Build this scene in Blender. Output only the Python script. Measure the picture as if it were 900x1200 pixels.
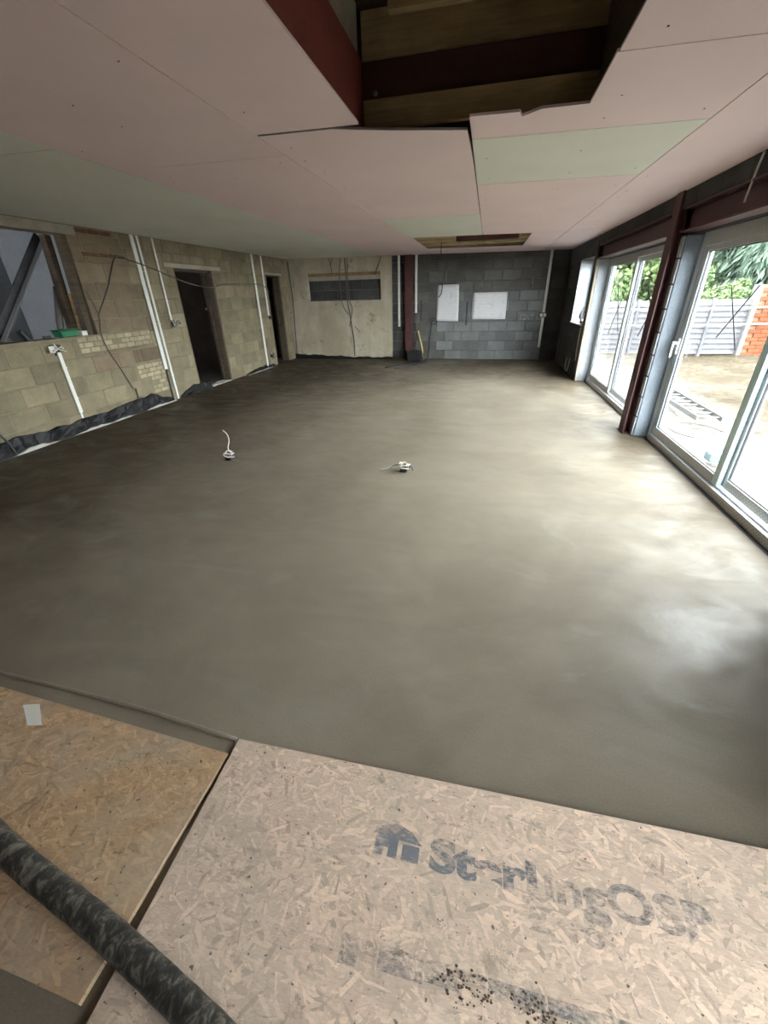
import bpy, bmesh, math, random
from mathutils import Vector, Matrix, noise

random.seed(7)
S = bpy.context.scene
for o in list(bpy.data.objects):
    bpy.data.objects.remove(o)
COL = S.collection

# ------------------------------------------------------------------ camera
cam_d = bpy.data.cameras.new('camera')
cam = bpy.data.objects.new('camera', cam_d)
COL.objects.link(cam)
cam.matrix_world = Matrix(((0.9745, -0.0831, 0.2084, 0.0),
                           (0.2230, 0.4606, -0.8591, 0.0),
                           (-0.0246, 0.8837, 0.4674, 1.6),
                           (0, 0, 0, 1)))
cam_d.sensor_fit = 'HORIZONTAL'
cam_d.sensor_width = 36.0
cam_d.lens = 470.66 / 900 * 36
cam_d.shift_x = -1.41 / 900
cam_d.shift_y = -5.47 / 900
cam_d.clip_start = 0.02
cam_d.clip_end = 300
S.camera = cam

# ------------------------------------------------------------------ sky, light, exposure
world = bpy.data.worlds.new('overcast_sky')
S.world = world
world.use_nodes = True
bg = world.node_tree.nodes['Background']
bg.inputs[0].default_value = (0.94, 0.975, 1.0, 1)
bg.inputs[1].default_value = 1.0
S.view_settings.view_transform = 'Standard'
S.view_settings.look = 'None'
S.view_settings.gamma = 1
S.view_settings.use_curve_mapping = False
S.view_settings.exposure = 4.87


# ------------------------------------------------------------------ helpers
LX, RX, BY, NY = -5.45, 1.80, 11.73, -2.6


def zc(x):                                    # underside of the slightly sloping ceiling
    return 2.515 - 0.012 * (x + 5.45)


def tag(o, label=None, cat=None, group=None, kind=None):
    if label: o['label'] = label
    if cat: o['category'] = cat
    if group: o['group'] = group
    if kind: o['kind'] = kind
    return o


def empty(name, loc=(0, 0, 0), parent=None):
    o = bpy.data.objects.new(name, None)
    o.location = loc
    o.empty_display_size = 0.1
    COL.objects.link(o)
    if parent: o.parent = parent
    return o


def mesh_obj(name, bm, mat, parent=None, smooth=False):
    me = bpy.data.meshes.new(name)
    bmesh.ops.recalc_face_normals(bm, faces=bm.faces[:])
    bm.to_mesh(me)
    bm.free()
    for m in (mat if isinstance(mat, (list, tuple)) else [mat]):
        me.materials.append(m)
    if smooth:
        for p in me.polygons: p.use_smooth = True
    o = bpy.data.objects.new(name, me)
    COL.objects.link(o)
    if parent: o.parent = parent
    return o


def inst(name, me, loc, parent=None, rot=None):
    o = bpy.data.objects.new(name, me)
    o.location = loc
    if rot: o.rotation_euler = rot
    COL.objects.link(o)
    if parent: o.parent = parent
    return o


def box(bm, x0, x1, y0, y1, z0, z1, bev=0.0, mat=0):
    r = bmesh.ops.create_cube(bm, size=1.0)
    vs = r['verts']
    for v in vs:
        v.co = Vector(((x0 + x1) / 2 + v.co.x * (x1 - x0), (y0 + y1) / 2 + v.co.y * (y1 - y0), (z0 + z1) / 2 + v.co.z * (z1 - z0)))
    fs = list({f for v in vs for f in v.link_faces})
    for f in fs: f.material_index = mat
    if bev > 0:
        es = list({e for v in vs for e in v.link_edges})
        bmesh.ops.bevel(bm, geom=es, offset=bev, segments=1, affect='EDGES', profile=0.5)
    return vs


def boxo(name, x0, x1, y0, y1, z0, z1, mat, parent=None, bev=0.0):
    bm = bmesh.new()
    box(bm, x0, x1, y0, y1, z0, z1, bev)
    return mesh_obj(name, bm, mat, parent)


def bar(bm, a, b, w, t, up=(0, 0, 1), bev=0.0):
    """rectangular bar from a to b, width w (sideways) and t (along up)"""
    a = Vector(a); b = Vector(b); d = (b - a); L = d.length; d.normalize()
    u = Vector(up); s = d.cross(u)
    if s.length < 1e-4: s = d.cross(Vector((1, 0, 0)))
    s.normalize(); u = s.cross(d).normalized()
    r = bmesh.ops.create_cube(bm, size=1.0)
    c = (a + b) / 2
    for v in r['verts']:
        v.co = c + d * v.co.x * L + s * v.co.y * w + u * v.co.z * t
    if bev:
        es = list({e for v in r['verts'] for e in v.link_edges})
        bmesh.ops.bevel(bm, geom=es, offset=bev, segments=1, affect='EDGES')


def smooth_path(pts, n=8):
    pts = [Vector(p) for p in pts]
    if len(pts) < 3: return pts
    out = []
    P = [pts[0] * 2 - pts[1]] + pts + [pts[-1] * 2 - pts[-2]]
    for i in range(1, len(P) - 2):
        p0, p1, p2, p3 = P[i - 1:i + 3]
        for k in range(n):
            t = k / n
            out.append(0.5 * ((2 * p1) + (p2 - p0) * t + (2 * p0 - 5 * p1 + 4 * p2 - p3) * t * t + (3 * p1 - p0 - 3 * p2 + p3) * t ** 3))
    out.append(pts[-1])
    return out


def tube(bm, pts, r, n=8, smooth=True, sub=8, rad=None):
    P = smooth_path(pts, sub) if smooth else [Vector(p) for p in pts]
    prev = None
    rings = []
    ref = Vector((0.31, 0.22, 0.93))
    for i, p in enumerate(P):
        d = (P[min(i + 1, len(P) - 1)] - P[max(i - 1, 0)]).normalized()
        if prev is None:
            s = d.cross(ref).normalized()
        else:
            s = (prev - d * prev.dot(d)).normalized()
        prev = s
        u = d.cross(s)
        rr = rad(i / (len(P) - 1)) if rad else r
        rings.append([bm.verts.new(p + (s * math.cos(2 * math.pi * k / n) + u * math.sin(2 * math.pi * k / n)) * rr) for k in range(n)])
    for a, b in zip(rings, rings[1:]):
        for k in range(n):
            bm.faces.new((a[k], a[(k + 1) % n], b[(k + 1) % n], b[k]))
    bm.faces.new(rings[0][::-1]); bm.faces.new(rings[-1])


def tubeo(name, pts, r, mat, parent=None, n=8, smooth=True, sub=8):
    bm = bmesh.new()
    tube(bm, pts, r, n, smooth, sub)
    return mesh_obj(name, bm, mat, parent, True)


def cyl(bm, c, axis, r, h, n=16, r2=None):
    a = Vector(axis).normalized()
    m = a.to_track_quat('Z', 'Y').to_matrix().to_4x4()
    m.translation = Vector(c)
    bmesh.ops.create_cone(bm, cap_ends=True, segments=n, radius1=r, radius2=r if r2 is None else r2, depth=h, matrix=m)


def prism(bm, xy, z0f, z1f):
    lo = [bm.verts.new((x, y, z0f(x, y))) for x, y in xy]
    hi = [bm.verts.new((x, y, z1f(x, y))) for x, y in xy]
    n = len(xy)
    bm.faces.new(lo[::-1]); bm.faces.new(hi)
    for i in range(n):
        bm.faces.new((lo[i], lo[(i + 1) % n], hi[(i + 1) % n], hi[i]))


# ------------------------------------------------------------------ materials
class NT:
    def __init__(s, name):
        s.m = bpy.data.materials.new(name)
        s.m.use_nodes = True
        s.t = s.m.node_tree
        s.b = s.t.nodes['Principled BSDF']
        s.out = s.t.nodes['Material Output']

    def n(s, typ, **kw):
        nd = s.t.nodes.new(typ)
        for k, v in kw.items(): setattr(nd, k, v)
        return nd

    def l(s, a, b): s.t.links.new(a, b)

    def coord(s, kind='Object', scale=(1, 1, 1), rot=(0, 0, 0)):
        tc = s.n('ShaderNodeTexCoord'); mp = s.n('ShaderNodeMapping')
        mp.inputs['Scale'].default_value = scale; mp.inputs['Rotation'].default_value = rot
        if kind == 'World':
            g = s.n('ShaderNodeNewGeometry'); s.l(g.outputs['Position'], mp.inputs['Vector'])
        else:
            s.l(tc.outputs[kind], mp.inputs['Vector'])
        return mp.outputs['Vector']

    def noise(s, vec, scale, detail=4, rough=0.6, dist=0.0):
        nd = s.n('ShaderNodeTexNoise')
        nd.inputs['Scale'].default_value = scale; nd.inputs['Detail'].default_value = detail
        nd.inputs['Roughness'].default_value = rough; nd.inputs['Distortion'].default_value = dist
        s.l(vec, nd.inputs['Vector'])
        return nd.outputs['Fac']

    def ramp(s, fac, stops):
        r = s.n('ShaderNodeValToRGB')
        e = r.color_ramp.elements
        while len(e) < len(stops): e.new(0.5)
        for i, (p, c) in enumerate(stops):
            e[i].position = p
            e[i].color = (c[0], c[1], c[2], 1) if not isinstance(c, (int, float)) else (c, c, c, 1)
        s.l(fac, r.inputs['Fac'])
        return r.outputs['Color']

    def mix(s, fac, a, b, mode='MIX'):
        m = s.n('ShaderNodeMix', data_type='RGBA', blend_type=mode)
        for i, v in ((0, fac), (6, a), (7, b)):
            if isinstance(v, (int, float)): m.inputs[i].default_value = v
            elif isinstance(v, tuple): m.inputs[i].default_value = (v[0], v[1], v[2], 1)
            else: s.l(v, m.inputs[i])
        return m.outputs[2]

    def math(s, op, a, b=0.0):
        m = s.n('ShaderNodeMath', operation=op)
        for i, v in ((0, a), (1, b)):
            if isinstance(v, (int, float)): m.inputs[i].default_value = v
            else: s.l(v, m.inputs[i])
        return m.outputs[0]

    def rand(s):
        return s.n('ShaderNodeObjectInfo').outputs['Random']

    def set(s, col=None, rough=None, metal=None, spec=None):
        for key, v in (('Base Color', col), ('Roughness', rough), ('Metallic', metal), ('Specular IOR Level', spec)):
            if v is None: continue
            i = s.b.inputs[key]
            if isinstance(v, tuple): i.default_value = (v[0], v[1], v[2], 1)
            elif isinstance(v, (int, float)): i.default_value = v
            else: s.l(v, i)
        return s

    def bump(s, h, strength=0.3, dist=0.01):
        b = s.n('ShaderNodeBump'); b.inputs['Strength'].default_value = strength; b.inputs['Distance'].default_value = dist
        s.l(h, b.inputs['Height']); s.l(b.outputs['Normal'], s.b.inputs['Normal'])
        return s


def speckled(name, c0, c1, scale=6, rough=0.85, bump=0.3, fine=60, rnd=0.0, spec=0.3, coord='World'):
    t = NT(name)
    v = t.coord(coord)
    n1 = t.noise(v, scale, 5)
    c = t.ramp(n1, [(0.3, c0), (0.7, c1)])
    n2 = t.noise(v, fine, 3)
    c = t.mix(0.35, c, t.ramp(n2, [(0.3, 0.55), (0.7, 1.0)]), 'MULTIPLY')
    if rnd:
        c = t.mix(1.0, c, t.ramp(t.rand(), [(0, 1 - rnd), (1, 1.0)]), 'MULTIPLY')
    t.set(c, rough, spec=spec).bump(n2, bump, 0.006)
    return t.m


def plain(name, c, rough=0.5, metal=0.0, spec=0.5, var=0.12):
    t = NT(name)
    v = t.coord('Object')
    n = t.noise(v, 9, 3)
    col = t.mix(1.0, tuple(c), t.ramp(n, [(0.25, 1 - var), (0.75, 1.0)]), 'MULTIPLY')
    t.set(col, rough, metal, spec)
    return t.m


M = {}


def screed():
    t = NT('grey_screed')
    v = t.coord('World', (1, 1, 1))
    v2 = t.coord('World', (0.75, 1.25, 1), (0, 0, 0.35))
    big = t.noise(v, 0.55, 4, 0.55, 0.6)
    sweep = t.noise(v2, 1.6, 5, 0.6, 1.2)
    c = t.ramp(big, [(0.30, (0.235, 0.205, 0.155)), (0.70, (0.33, 0.295, 0.228))])
    c = t.mix(0.55, c, t.ramp(sweep, [(0.3, 0.72), (0.7, 1.0)]), 'MULTIPLY')
    fine = t.noise(v, 170, 3, 0.7)
    c = t.mix(0.4, c, t.ramp(fine, [(0.35, 0.5), (0.62, 1.0)]), 'MULTIPLY')
    # light falloff painted into the colour: pale middle, dark and partly damp margins
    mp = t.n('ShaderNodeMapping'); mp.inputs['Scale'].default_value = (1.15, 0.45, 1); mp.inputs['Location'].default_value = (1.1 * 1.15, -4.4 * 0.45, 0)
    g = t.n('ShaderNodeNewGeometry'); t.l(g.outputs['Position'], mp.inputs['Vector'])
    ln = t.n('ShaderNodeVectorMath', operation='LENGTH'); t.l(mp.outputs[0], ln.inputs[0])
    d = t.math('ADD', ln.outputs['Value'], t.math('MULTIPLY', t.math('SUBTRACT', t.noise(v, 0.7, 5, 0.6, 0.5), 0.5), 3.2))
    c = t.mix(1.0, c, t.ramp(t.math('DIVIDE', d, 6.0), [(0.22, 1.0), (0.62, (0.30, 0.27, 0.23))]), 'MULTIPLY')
    pale = t.noise(t.coord('World', (0.8, 1.3, 1), (0, 0, 0.6)), 1.15, 5, 0.6, 1.4)
    c = t.mix(t.ramp(pale, [(0.58, 0.0), (0.72, 0.28)]), c, (0.30, 0.305, 0.29))
    r = t.ramp(t.noise(v2, 2.3, 4, 0.6, 1.5), [(0.35, 0.42), (0.65, 0.66)])
    t.set(c, r, spec=0.2)
    h = t.math('ADD', t.math('MULTIPLY', fine, 0.25), t.math('MULTIPLY', t.noise(v2, 9, 4), 0.8))
    t.bump(h, 0.16, 0.008)
    return t.m


def osb(name, tint):
    t = NT(name)
    v = t.coord('World', (1, 1, 1))
    g = t.n('ShaderNodeNewGeometry')
    isl = g.outputs['Random Per Island']
    c = t.ramp(isl, [(0.0, tuple(x * 0.66 for x in tint)), (0.12, tuple(x * 0.84 for x in tint)), (0.6, tint), (1.0, tuple(min(1, x * 1.22) for x in tint))])
    grain = t.noise(t.coord('World', (40, 160, 1)), 1.0, 4, 0.7)
    c = t.mix(0.4, c, t.ramp(grain, [(0.35, 0.6), (0.6, 1.0)]), 'MULTIPLY')
    # screed dust, mud and scuffs with shapes of their own
    dust = t.noise(v, 2.2, 5, 0.65, 0.8)
    c = t.mix(t.ramp(dust, [(0.45, 0.0), (0.72, 0.55)]), c, (0.42, 0.385, 0.31))
    mud = t.noise(v, 7.5, 6, 0.75, 0.5)
    c = t.mix(t.ramp(mud, [(0.58, 0.0), (0.72, 0.6)]), c, (0.11, 0.085, 0.06))
    scuff = t.noise(t.coord('World', (6, 22, 1), (0, 0, 0.5)), 2.0, 5, 0.75, 1.0)
    c = t.mix(t.ramp(scuff, [(0.60, 0.0), (0.70, 0.6)]), c, (0.13, 0.10, 0.07))
    speck = t.noise(v, 60, 2, 0.6)
    c = t.mix(t.ramp(speck, [(0.68, 0.0), (0.73, 0.8)]), c, (0.06, 0.05, 0.04))
    t.set(c, 0.75, spec=0.25)
    t.bump(grain, 0.3, 0.003)
    return t.m


def wood(name, c0, c1, scale=(2, 2, 30), rough=0.8, coord='Object'):
    t = NT(name)
    v = t.coord(coord, scale)
    n = t.noise(v, 2.0, 5, 0.65, 0.6)
    c = t.ramp(n, [(0.3, c0), (0.7, c1)])
    n2 = t.noise(t.coord(coord), 5, 4)
    c = t.mix(0.6, c, t.ramp(n2, [(0.3, 0.55), (0.65, 1.0)]), 'MULTIPLY')
    t.set(c, rough, spec=0.3).bump(n, 0.2, 0.003)
    return t.m


def film(name, c0, c1, scale=55):
    """protective film with a fine woven print"""
    t = NT(name)
    v = t.coord('World')
    br = t.n('ShaderNodeTexChecker'); br.inputs['Scale'].default_value = scale
    br.inputs['Color1'].default_value = (*c0, 1); br.inputs['Color2'].default_value = (*c1, 1)
    t.l(v, br.inputs['Vector'])
    n = t.noise(v, 30, 4, 0.7)
    c = t.mix(0.3, br.outputs['Color'], t.ramp(n, [(0.3, 0.55), (0.7, 1.0)]), 'MULTIPLY')
    t.set(c, 0.38, spec=0.5)
    return t.m


def glass():
    t = NT('window_glass')
    t.t.nodes.remove(t.b)
    tr = t.n('ShaderNodeBsdfTransparent'); tr.inputs[0].default_value = (0.975, 0.99, 0.985, 1)
    gl = t.n('ShaderNodeBsdfGlossy'); gl.inputs['Roughness'].default_value = 0.02
    lw = t.n('ShaderNodeLayerWeight'); lw.inputs['Blend'].default_value = 0.5
    fr = t.math('ADD', t.math('MULTIPLY', t.math('POWER', lw.outputs['Facing'], 4.0), 0.30), 0.02)
    mx = t.n('ShaderNodeMixShader')
    t.l(fr, mx.inputs[0]); t.l(tr.outputs[0], mx.inputs[1]); t.l(gl.outputs[0], mx.inputs[2])
    t.l(mx.outputs[0], t.out.inputs['Surface'])
    return t.m


def plaster_cream():
    t = NT('cream_plaster')
    v = t.coord('World')
    c = t.ramp(t.noise(v, 1.6, 5, 0.6), [(0.3, (0.42, 0.375, 0.28)), (0.7, (0.53, 0.485, 0.38))])
    vs = t.coord('World', (3.5, 1, 0.35))
    c = t.mix(0.4, c, t.ramp(t.noise(vs, 2.5, 4), [(0.35, 0.72), (0.6, 1.0)]), 'MULTIPLY')
    sc = t.noise(v, 5, 6, 0.8, 0.3)
    c = t.mix(t.ramp(sc, [(0.58, 0.0), (0.64, 0.75)]), c, (0.17, 0.125, 0.075))
    st = t.noise(t.coord('World', (1.2, 1, 0.6)), 1.1, 5, 0.7, 0.5)
    c = t.mix(t.ramp(st, [(0.42, 0.0), (0.64, 0.6)]), c, (0.31, 0.26, 0.18))
    t.set(c, 0.85, spec=0.25).bump(sc, 0.15, 0.005)
    return t.m


def board_paper(name, c):
    t = NT(name)
    v = t.coord('World')
    n = t.noise(v, 1.3, 4)
    col = t.mix(1.0, tuple(c), t.ramp(n, [(0.3, 0.93), (0.7, 1.0)]), 'MULTIPLY')
    t.set(col, 0.62, spec=0.35)
    return t.m


def paper(name, seed):
    t = NT(name)
    v = t.coord('Object')
    br = t.n('ShaderNodeTexBrick'); br.offset = 0.37
    br.inputs['Scale'].default_value = 4.3; br.inputs['Mortar Size'].default_value = 0.006
    br.inputs['Brick Width'].default_value = 0.8; br.inputs['Row Height'].default_value = 0.33
    for k, cc in (('Color1', 0.62), ('Color2', 0.60), ('Mortar', 0.46)):
        br.inputs[k].default_value = (cc, cc, cc * 1.03, 1)
    mp = t.n('ShaderNodeMapping'); mp.inputs['Rotation'].default_value = (math.pi / 2, 0, 0); mp.inputs['Location'].default_value = (seed, seed, 0)
    t.l(v, mp.inputs['Vector']); t.l(mp.outputs[0], br.inputs['Vector'])
    n = t.noise(v, 7, 5, 0.7)
    c = t.mix(t.ramp(n, [(0.56, 0.0), (0.66, 0.5)]), br.outputs['Color'], (0.34, 0.35, 0.38))
    t.set(c, 0.7, spec=0.3)
    return t.m


def faded(name, c, thr=0.5, scale=40, amax=0.72):
    """worn print: patches rubbed away"""
    t = NT(name)
    t.set(tuple(c), 0.8, spec=0.2)
    v = t.coord('World', (1, 2.2, 1))
    n = t.noise(v, scale, 4, 0.75)
    n2 = t.noise(v, 5, 3, 0.6)
    s = t.math('ADD', t.math('MULTIPLY', n, 0.6), t.math('MULTIPLY', n2, 0.5))
    a = t.ramp(s, [(thr - 0.08, 0.0), (thr + 0.10, amax)])
    t.l(a, t.b.inputs['Alpha'])
    return t.m


def dirt():
    t = NT('dry_earth')
    v = t.coord('World')
    n = t.noise(v, 0.8, 6, 0.65, 0.4)
    c = t.ramp(n, [(0.30, (0.030, 0.023, 0.014)), (0.5, (0.056, 0.045, 0.029)), (0.70, (0.08, 0.071, 0.056))])
    sx = t.n('ShaderNodeSeparateXYZ'); t.l(v, sx.inputs[0])
    near = t.math('ADD', sx.outputs[0], t.math('MULTIPLY', t.math('SUBTRACT', t.noise(v, 1.2, 5, 0.65), 0.5), 2.6))
    c = t.mix(t.ramp(t.math('DIVIDE', near, 10.0), [(0.30, 1.0), (0.42, 0.0)]), c, (0.135, 0.128, 0.112))
    n2 = t.noise(v, 9, 6, 0.75)
    c = t.mix(0.85, c, t.ramp(n2, [(0.38, 0.4), (0.58, 1.0)]), 'MULTIPLY')
    t.set(c, 0.95, spec=0.1).bump(n2, 0.6, 0.05)
    return t.m


def leafmat(name, c0, c1):
    t = NT(name)
    g = t.n('ShaderNodeNewGeometry')
    c = t.ramp(g.outputs['Random Per Island'], [(0.0, c0), (1.0, c1)])
    t.set(c, 0.7, spec=0.2)
    return t.m


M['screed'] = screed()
M['osb'] = osb('osb_pale', (0.68, 0.53, 0.415))
M['osb2'] = osb('osb_tan', (0.50, 0.34, 0.20))
M['pink'] = board_paper('pink_plasterboard', (0.88, 0.715, 0.735))
M['green'] = board_paper('green_plasterboard', (0.79, 0.80, 0.735))
M['gyps'] = plain('gypsum_edge', (0.36, 0.35, 0.32), 0.9)
M['tan'] = speckled('tan_block', (0.211, 0.179, 0.113), (0.312, 0.269, 0.176), 3.5, 0.9, 0.5, 55, 0.32)
M['tanbrown'] = speckled('brown_block', (0.188, 0.140, 0.092), (0.264, 0.204, 0.140), 3.5, 0.9, 0.5, 55, 0.3)
M['tanmortar'] = speckled('tan_mortar', (0.187, 0.160, 0.105), (0.250, 0.218, 0.148), 9, 0.95, 0.5, 70)
M['greyd'] = speckled('darker_grey_block', (0.107, 0.105, 0.098), (0.176, 0.174, 0.164), 2.2, 0.9, 0.5, 60, 0.35)
M['grey'] = speckled('grey_block', (0.164, 0.170, 0.168), (0.262, 0.272, 0.271), 2.2, 0.9, 0.5, 60, 0.38)
M['greymortar'] = speckled('grey_mortar', (0.120, 0.120, 0.116), (0.184, 0.184, 0.176), 7, 0.95, 0.5, 70)
M['dark'] = speckled('dark_grey_block', (0.052, 0.052, 0.052), (0.100, 0.100, 0.096), 2.6, 0.9, 0.5, 60, 0.3)
M['darkmortar'] = speckled('dark_mortar', (0.048, 0.048, 0.046), (0.080, 0.080, 0.076), 7, 0.95, 0.5, 70)
M['brick'] = speckled('buff_brick', (0.368, 0.312, 0.200), (0.480, 0.424, 0.288), 9, 0.9, 0.4, 80, 0.3)
M['redbrick'] = speckled('brown_brick', (0.12, 0.06, 0.035), (0.19, 0.10, 0.06), 9, 0.9, 0.4, 80, 0.35)
M['lintel'] = speckled('concrete_lintel', (0.306, 0.281, 0.221), (0.425, 0.391, 0.323), 4, 0.9, 0.3, 60)
M['reveal'] = speckled('pale_reveal', (0.315, 0.345, 0.375), (0.420, 0.450, 0.480), 3, 0.85, 0.2, 50, 0.12)
M['reveal2'] = speckled('blue_grey_render', (0.20, 0.235, 0.275), (0.27, 0.31, 0.355), 3, 0.85, 0.2, 50)
M['cream'] = plaster_cream()
M['steel'] = speckled('red_oxide_steel', (0.068, 0.026, 0.024), (0.096, 0.038, 0.036), 4, 0.55, 0.1, 40, 0.0, 0.4)
M['steelr'] = speckled('bright_red_oxide', (0.16, 0.035, 0.028), (0.23, 0.055, 0.045), 4, 0.55, 0.1, 40, 0.0, 0.4)
M['steeld'] = speckled('dark_steel', (0.022, 0.022, 0.024), (0.05, 0.05, 0.055), 5, 0.5, 0.1, 40)
M['white'] = plain('white_plastic', (0.74, 0.74, 0.70), 0.4)
M['black'] = plain('black_plastic', (0.018, 0.018, 0.02), 0.45)
M['cable'] = plain('grey_cable', (0.10, 0.09, 0.08), 0.6)
M['wcable'] = plain('white_cable', (0.62, 0.60, 0.54), 0.55)
M['ycable'] = plain('yellow_cable', (0.62, 0.52, 0.18), 0.5)
M['timber'] = wood('rough_timber', (0.20, 0.125, 0.06), (0.36, 0.245, 0.125))
M['timberv'] = wood('void_timber', (0.34, 0.25, 0.13), (0.50, 0.39, 0.22), (2, 30, 30))
M['timberd'] = wood('dark_timber', (0.055, 0.042, 0.03), (0.12, 0.09, 0.062))
M['timberx'] = wood('joist_timber', (0.40, 0.31, 0.17), (0.58, 0.46, 0.27), (2, 30, 2))
M['frame'] = plain('grey_window_frame', (0.50, 0.56, 0.60), 0.35)
M['film'] = film('filmed_frame', (0.46, 0.48, 0.48), (0.62, 0.64, 0.63))
M['filmb'] = film('blue_film', (0.52, 0.76, 0.80), (0.66, 0.86, 0.90))
M['gasket'] = plain('black_gasket', (0.03, 0.032, 0.035), 0.5)
M['glass'] = glass()
M['dpm'] = plain('black_strip', (0.012, 0.012, 0.013), 0.55, 0, 0.3)
M['foam'] = plain('white_foam', (0.40, 0.39, 0.35), 0.8)
M['annex'] = speckled('blue_grey_board', (0.25, 0.262, 0.285), (0.29, 0.302, 0.325), 1.5, 0.85, 0.05, 40)
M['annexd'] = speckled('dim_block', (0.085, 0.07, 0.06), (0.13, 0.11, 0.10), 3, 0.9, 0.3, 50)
M['paper1'] = paper('plan_paper', 0.13)
M['paper2'] = paper('plan_paper_wide', 0.41)
M['chalk'] = faded('white_chalk', (0.62, 0.63, 0.66), 0.52, 60, 0.6)
M['print'] = faded('blue_grey_print', (0.17, 0.20, 0.24), 0.52, 50, 0.75)
M['print2'] = faded('rubbed_print', (0.20, 0.225, 0.25), 0.555, 70, 0.6)
def hosemat():
    t = NT('scuffed_rubber_hose')
    v = t.coord('World', (1, 1, 1), (0, 0, -0.2))
    n = t.noise(t.coord('World', (34, 20, 20), (0, 0, 0.2)), 1.0, 6, 0.75, 0.6)
    c = t.ramp(n, [(0.40, (0.014, 0.014, 0.013)), (0.50, (0.035, 0.034, 0.030)), (0.62, (0.17, 0.16, 0.135))])
    t.set(c, 0.55, spec=0.4).bump(n, 0.4, 0.004)
    return t.m


M['hose'] = hosemat()
M['dirt'] = dirt()
M['fence'] = wood('weathered_fence', (0.075, 0.075, 0.083), (0.112, 0.112, 0.12), (25, 2, 2))
M['rail'] = plain('pale_rail', (0.11, 0.107, 0.097), 0.8)
M['post'] = plain('concrete_post', (0.10, 0.10, 0.096), 0.85)
M['alu'] = plain('aluminium', (0.16, 0.163, 0.167), 0.6, 0.2)
M['orange'] = speckled('orange_brick', (0.130, 0.037, 0.014), (0.180, 0.054, 0.022), 6, 0.9, 0.3, 50, 0.25)
M['omortar'] = plain('pale_mortar', (0.15, 0.075, 0.042), 0.9)
M['bark'] = plain('bark', (0.09, 0.065, 0.045), 0.95)
M['leaf1'] = leafmat('fresh_leaf', (0.06, 0.098, 0.035), (0.13, 0.18, 0.078))
M['leaf2'] = leafmat('conifer_leaf', (0.045, 0.073, 0.051), (0.105, 0.146, 0.11))
M['leaf3'] = leafmat('pale_leaf', (0.09, 0.142, 0.065), (0.172, 0.232, 0.125))
M['greenp'] = plain('green_plastic', (0.02, 0.16, 0.07), 0.45)
M['blue'] = plain('pale_blue_plastic', (0.09, 0.14, 0.16), 0.5)

# ================================================================== SETTING
# ---- floor
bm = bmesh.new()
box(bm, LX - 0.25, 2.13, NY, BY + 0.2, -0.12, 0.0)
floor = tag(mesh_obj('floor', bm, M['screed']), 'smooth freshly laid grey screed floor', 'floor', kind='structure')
# low ridge of screed left along the edge by the tan board
bm = bmesh.new()
tube(bm, [(-2.3, 0.905, -0.004), (-1.55, 0.888, 0.0), (-1.2, 0.868, 0.002), (-0.86, 0.842, -0.002)], 0.010, 8)
mesh_obj('screed_ridge', bm, M['screed'], floor, True)


# dark strips painting the shadow line along the foot of the glazed doors
boxo('door_foot_shadow', 1.955, 1.983, 2.35, 5.25, 0.0, 0.003, M['dpm'], floor)
boxo('door_foot_shadow', 1.955, 1.983, 5.80, 8.80, 0.0, 0.003, M['dpm'], floor)


# ---- block faces
def rects_minus(r, holes):
    """split rectangle (u0,u1,z0,z1) by holes -> remaining rectangles"""
    out = [r]
    for h in holes:
        nxt = []
        for (a, b, c, d) in out:
            if h[0] >= b or h[1] <= a or h[2] >= d or h[3] <= c:
                nxt.append((a, b, c, d)); continue
            if a < h[0]: nxt.append((a, h[0], c, d))
            if h[1] < b: nxt.append((h[1], b, c, d))
            a2, b2 = max(a, h[0]), min(b, h[1])
            if c < h[2]: nxt.append((a2, b2, c, h[2]))
            if h[3] < d: nxt.append((a2, b2, h[3], d))
        out = nxt
    return out


CACHE = {}


def piece(w, h, t, mat, bev=0.006):
    key = (round(w, 3), round(h, 3), t, mat.name)
    if key not in CACHE:
        bm = bmesh.new()
        box(bm, -w / 2, w / 2, -t / 2, t / 2, -h / 2, h / 2, bev)
        me = bpy.data.meshes.new('block')
        bm.to_mesh(me); bm.free()
        me.materials.append(mat)
        CACHE[key] = me
    return CACHE[key]


def block_face(parent, axis, plane, sgn, u0, u1, z0, z1, holes, matf, bw=0.45, bh=0.232, joint=0.012, proud=0.005, name='block', off=0.0, zoff=0.0):
    """blocks on a wall face. axis 'y': wall runs along Y at x=plane, faces sgn*X ; axis 'x': runs along X at y=plane"""
    t = 0.03
    r = 0
    z = z0 - zoff
    while z < z1 - 0.02:
        u = u0 - (bw / 2 if r % 2 else 0) - off
        while u < u1:
            base = (max(u, u0), min(u + bw, u1), max(z, z0), min(z + bh, z1))
            if base[1] - base[0] > 0.03 and base[3] - base[2] > 0.03:
                for (a, b, c, d) in rects_minus(base, holes):
                    w, h = b - a - joint, d - c - joint
                    if w < 0.03 or h < 0.03: continue
                    me = piece(w, h, t, matf((a + b) / 2, (c + d) / 2))
                    dd = plane + sgn * (proud - t / 2 + random.uniform(-0.0025, 0.0025))
                    if axis == 'y':
                        inst(name, me, (dd, (a + b) / 2, (c + d) / 2), parent, (0, 0, math.pi / 2))
                    else:
                        inst(name, me, ((a + b) / 2, dd, (c + d) / 2), parent)
            u += bw
        z += bh
        r += 1


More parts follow.
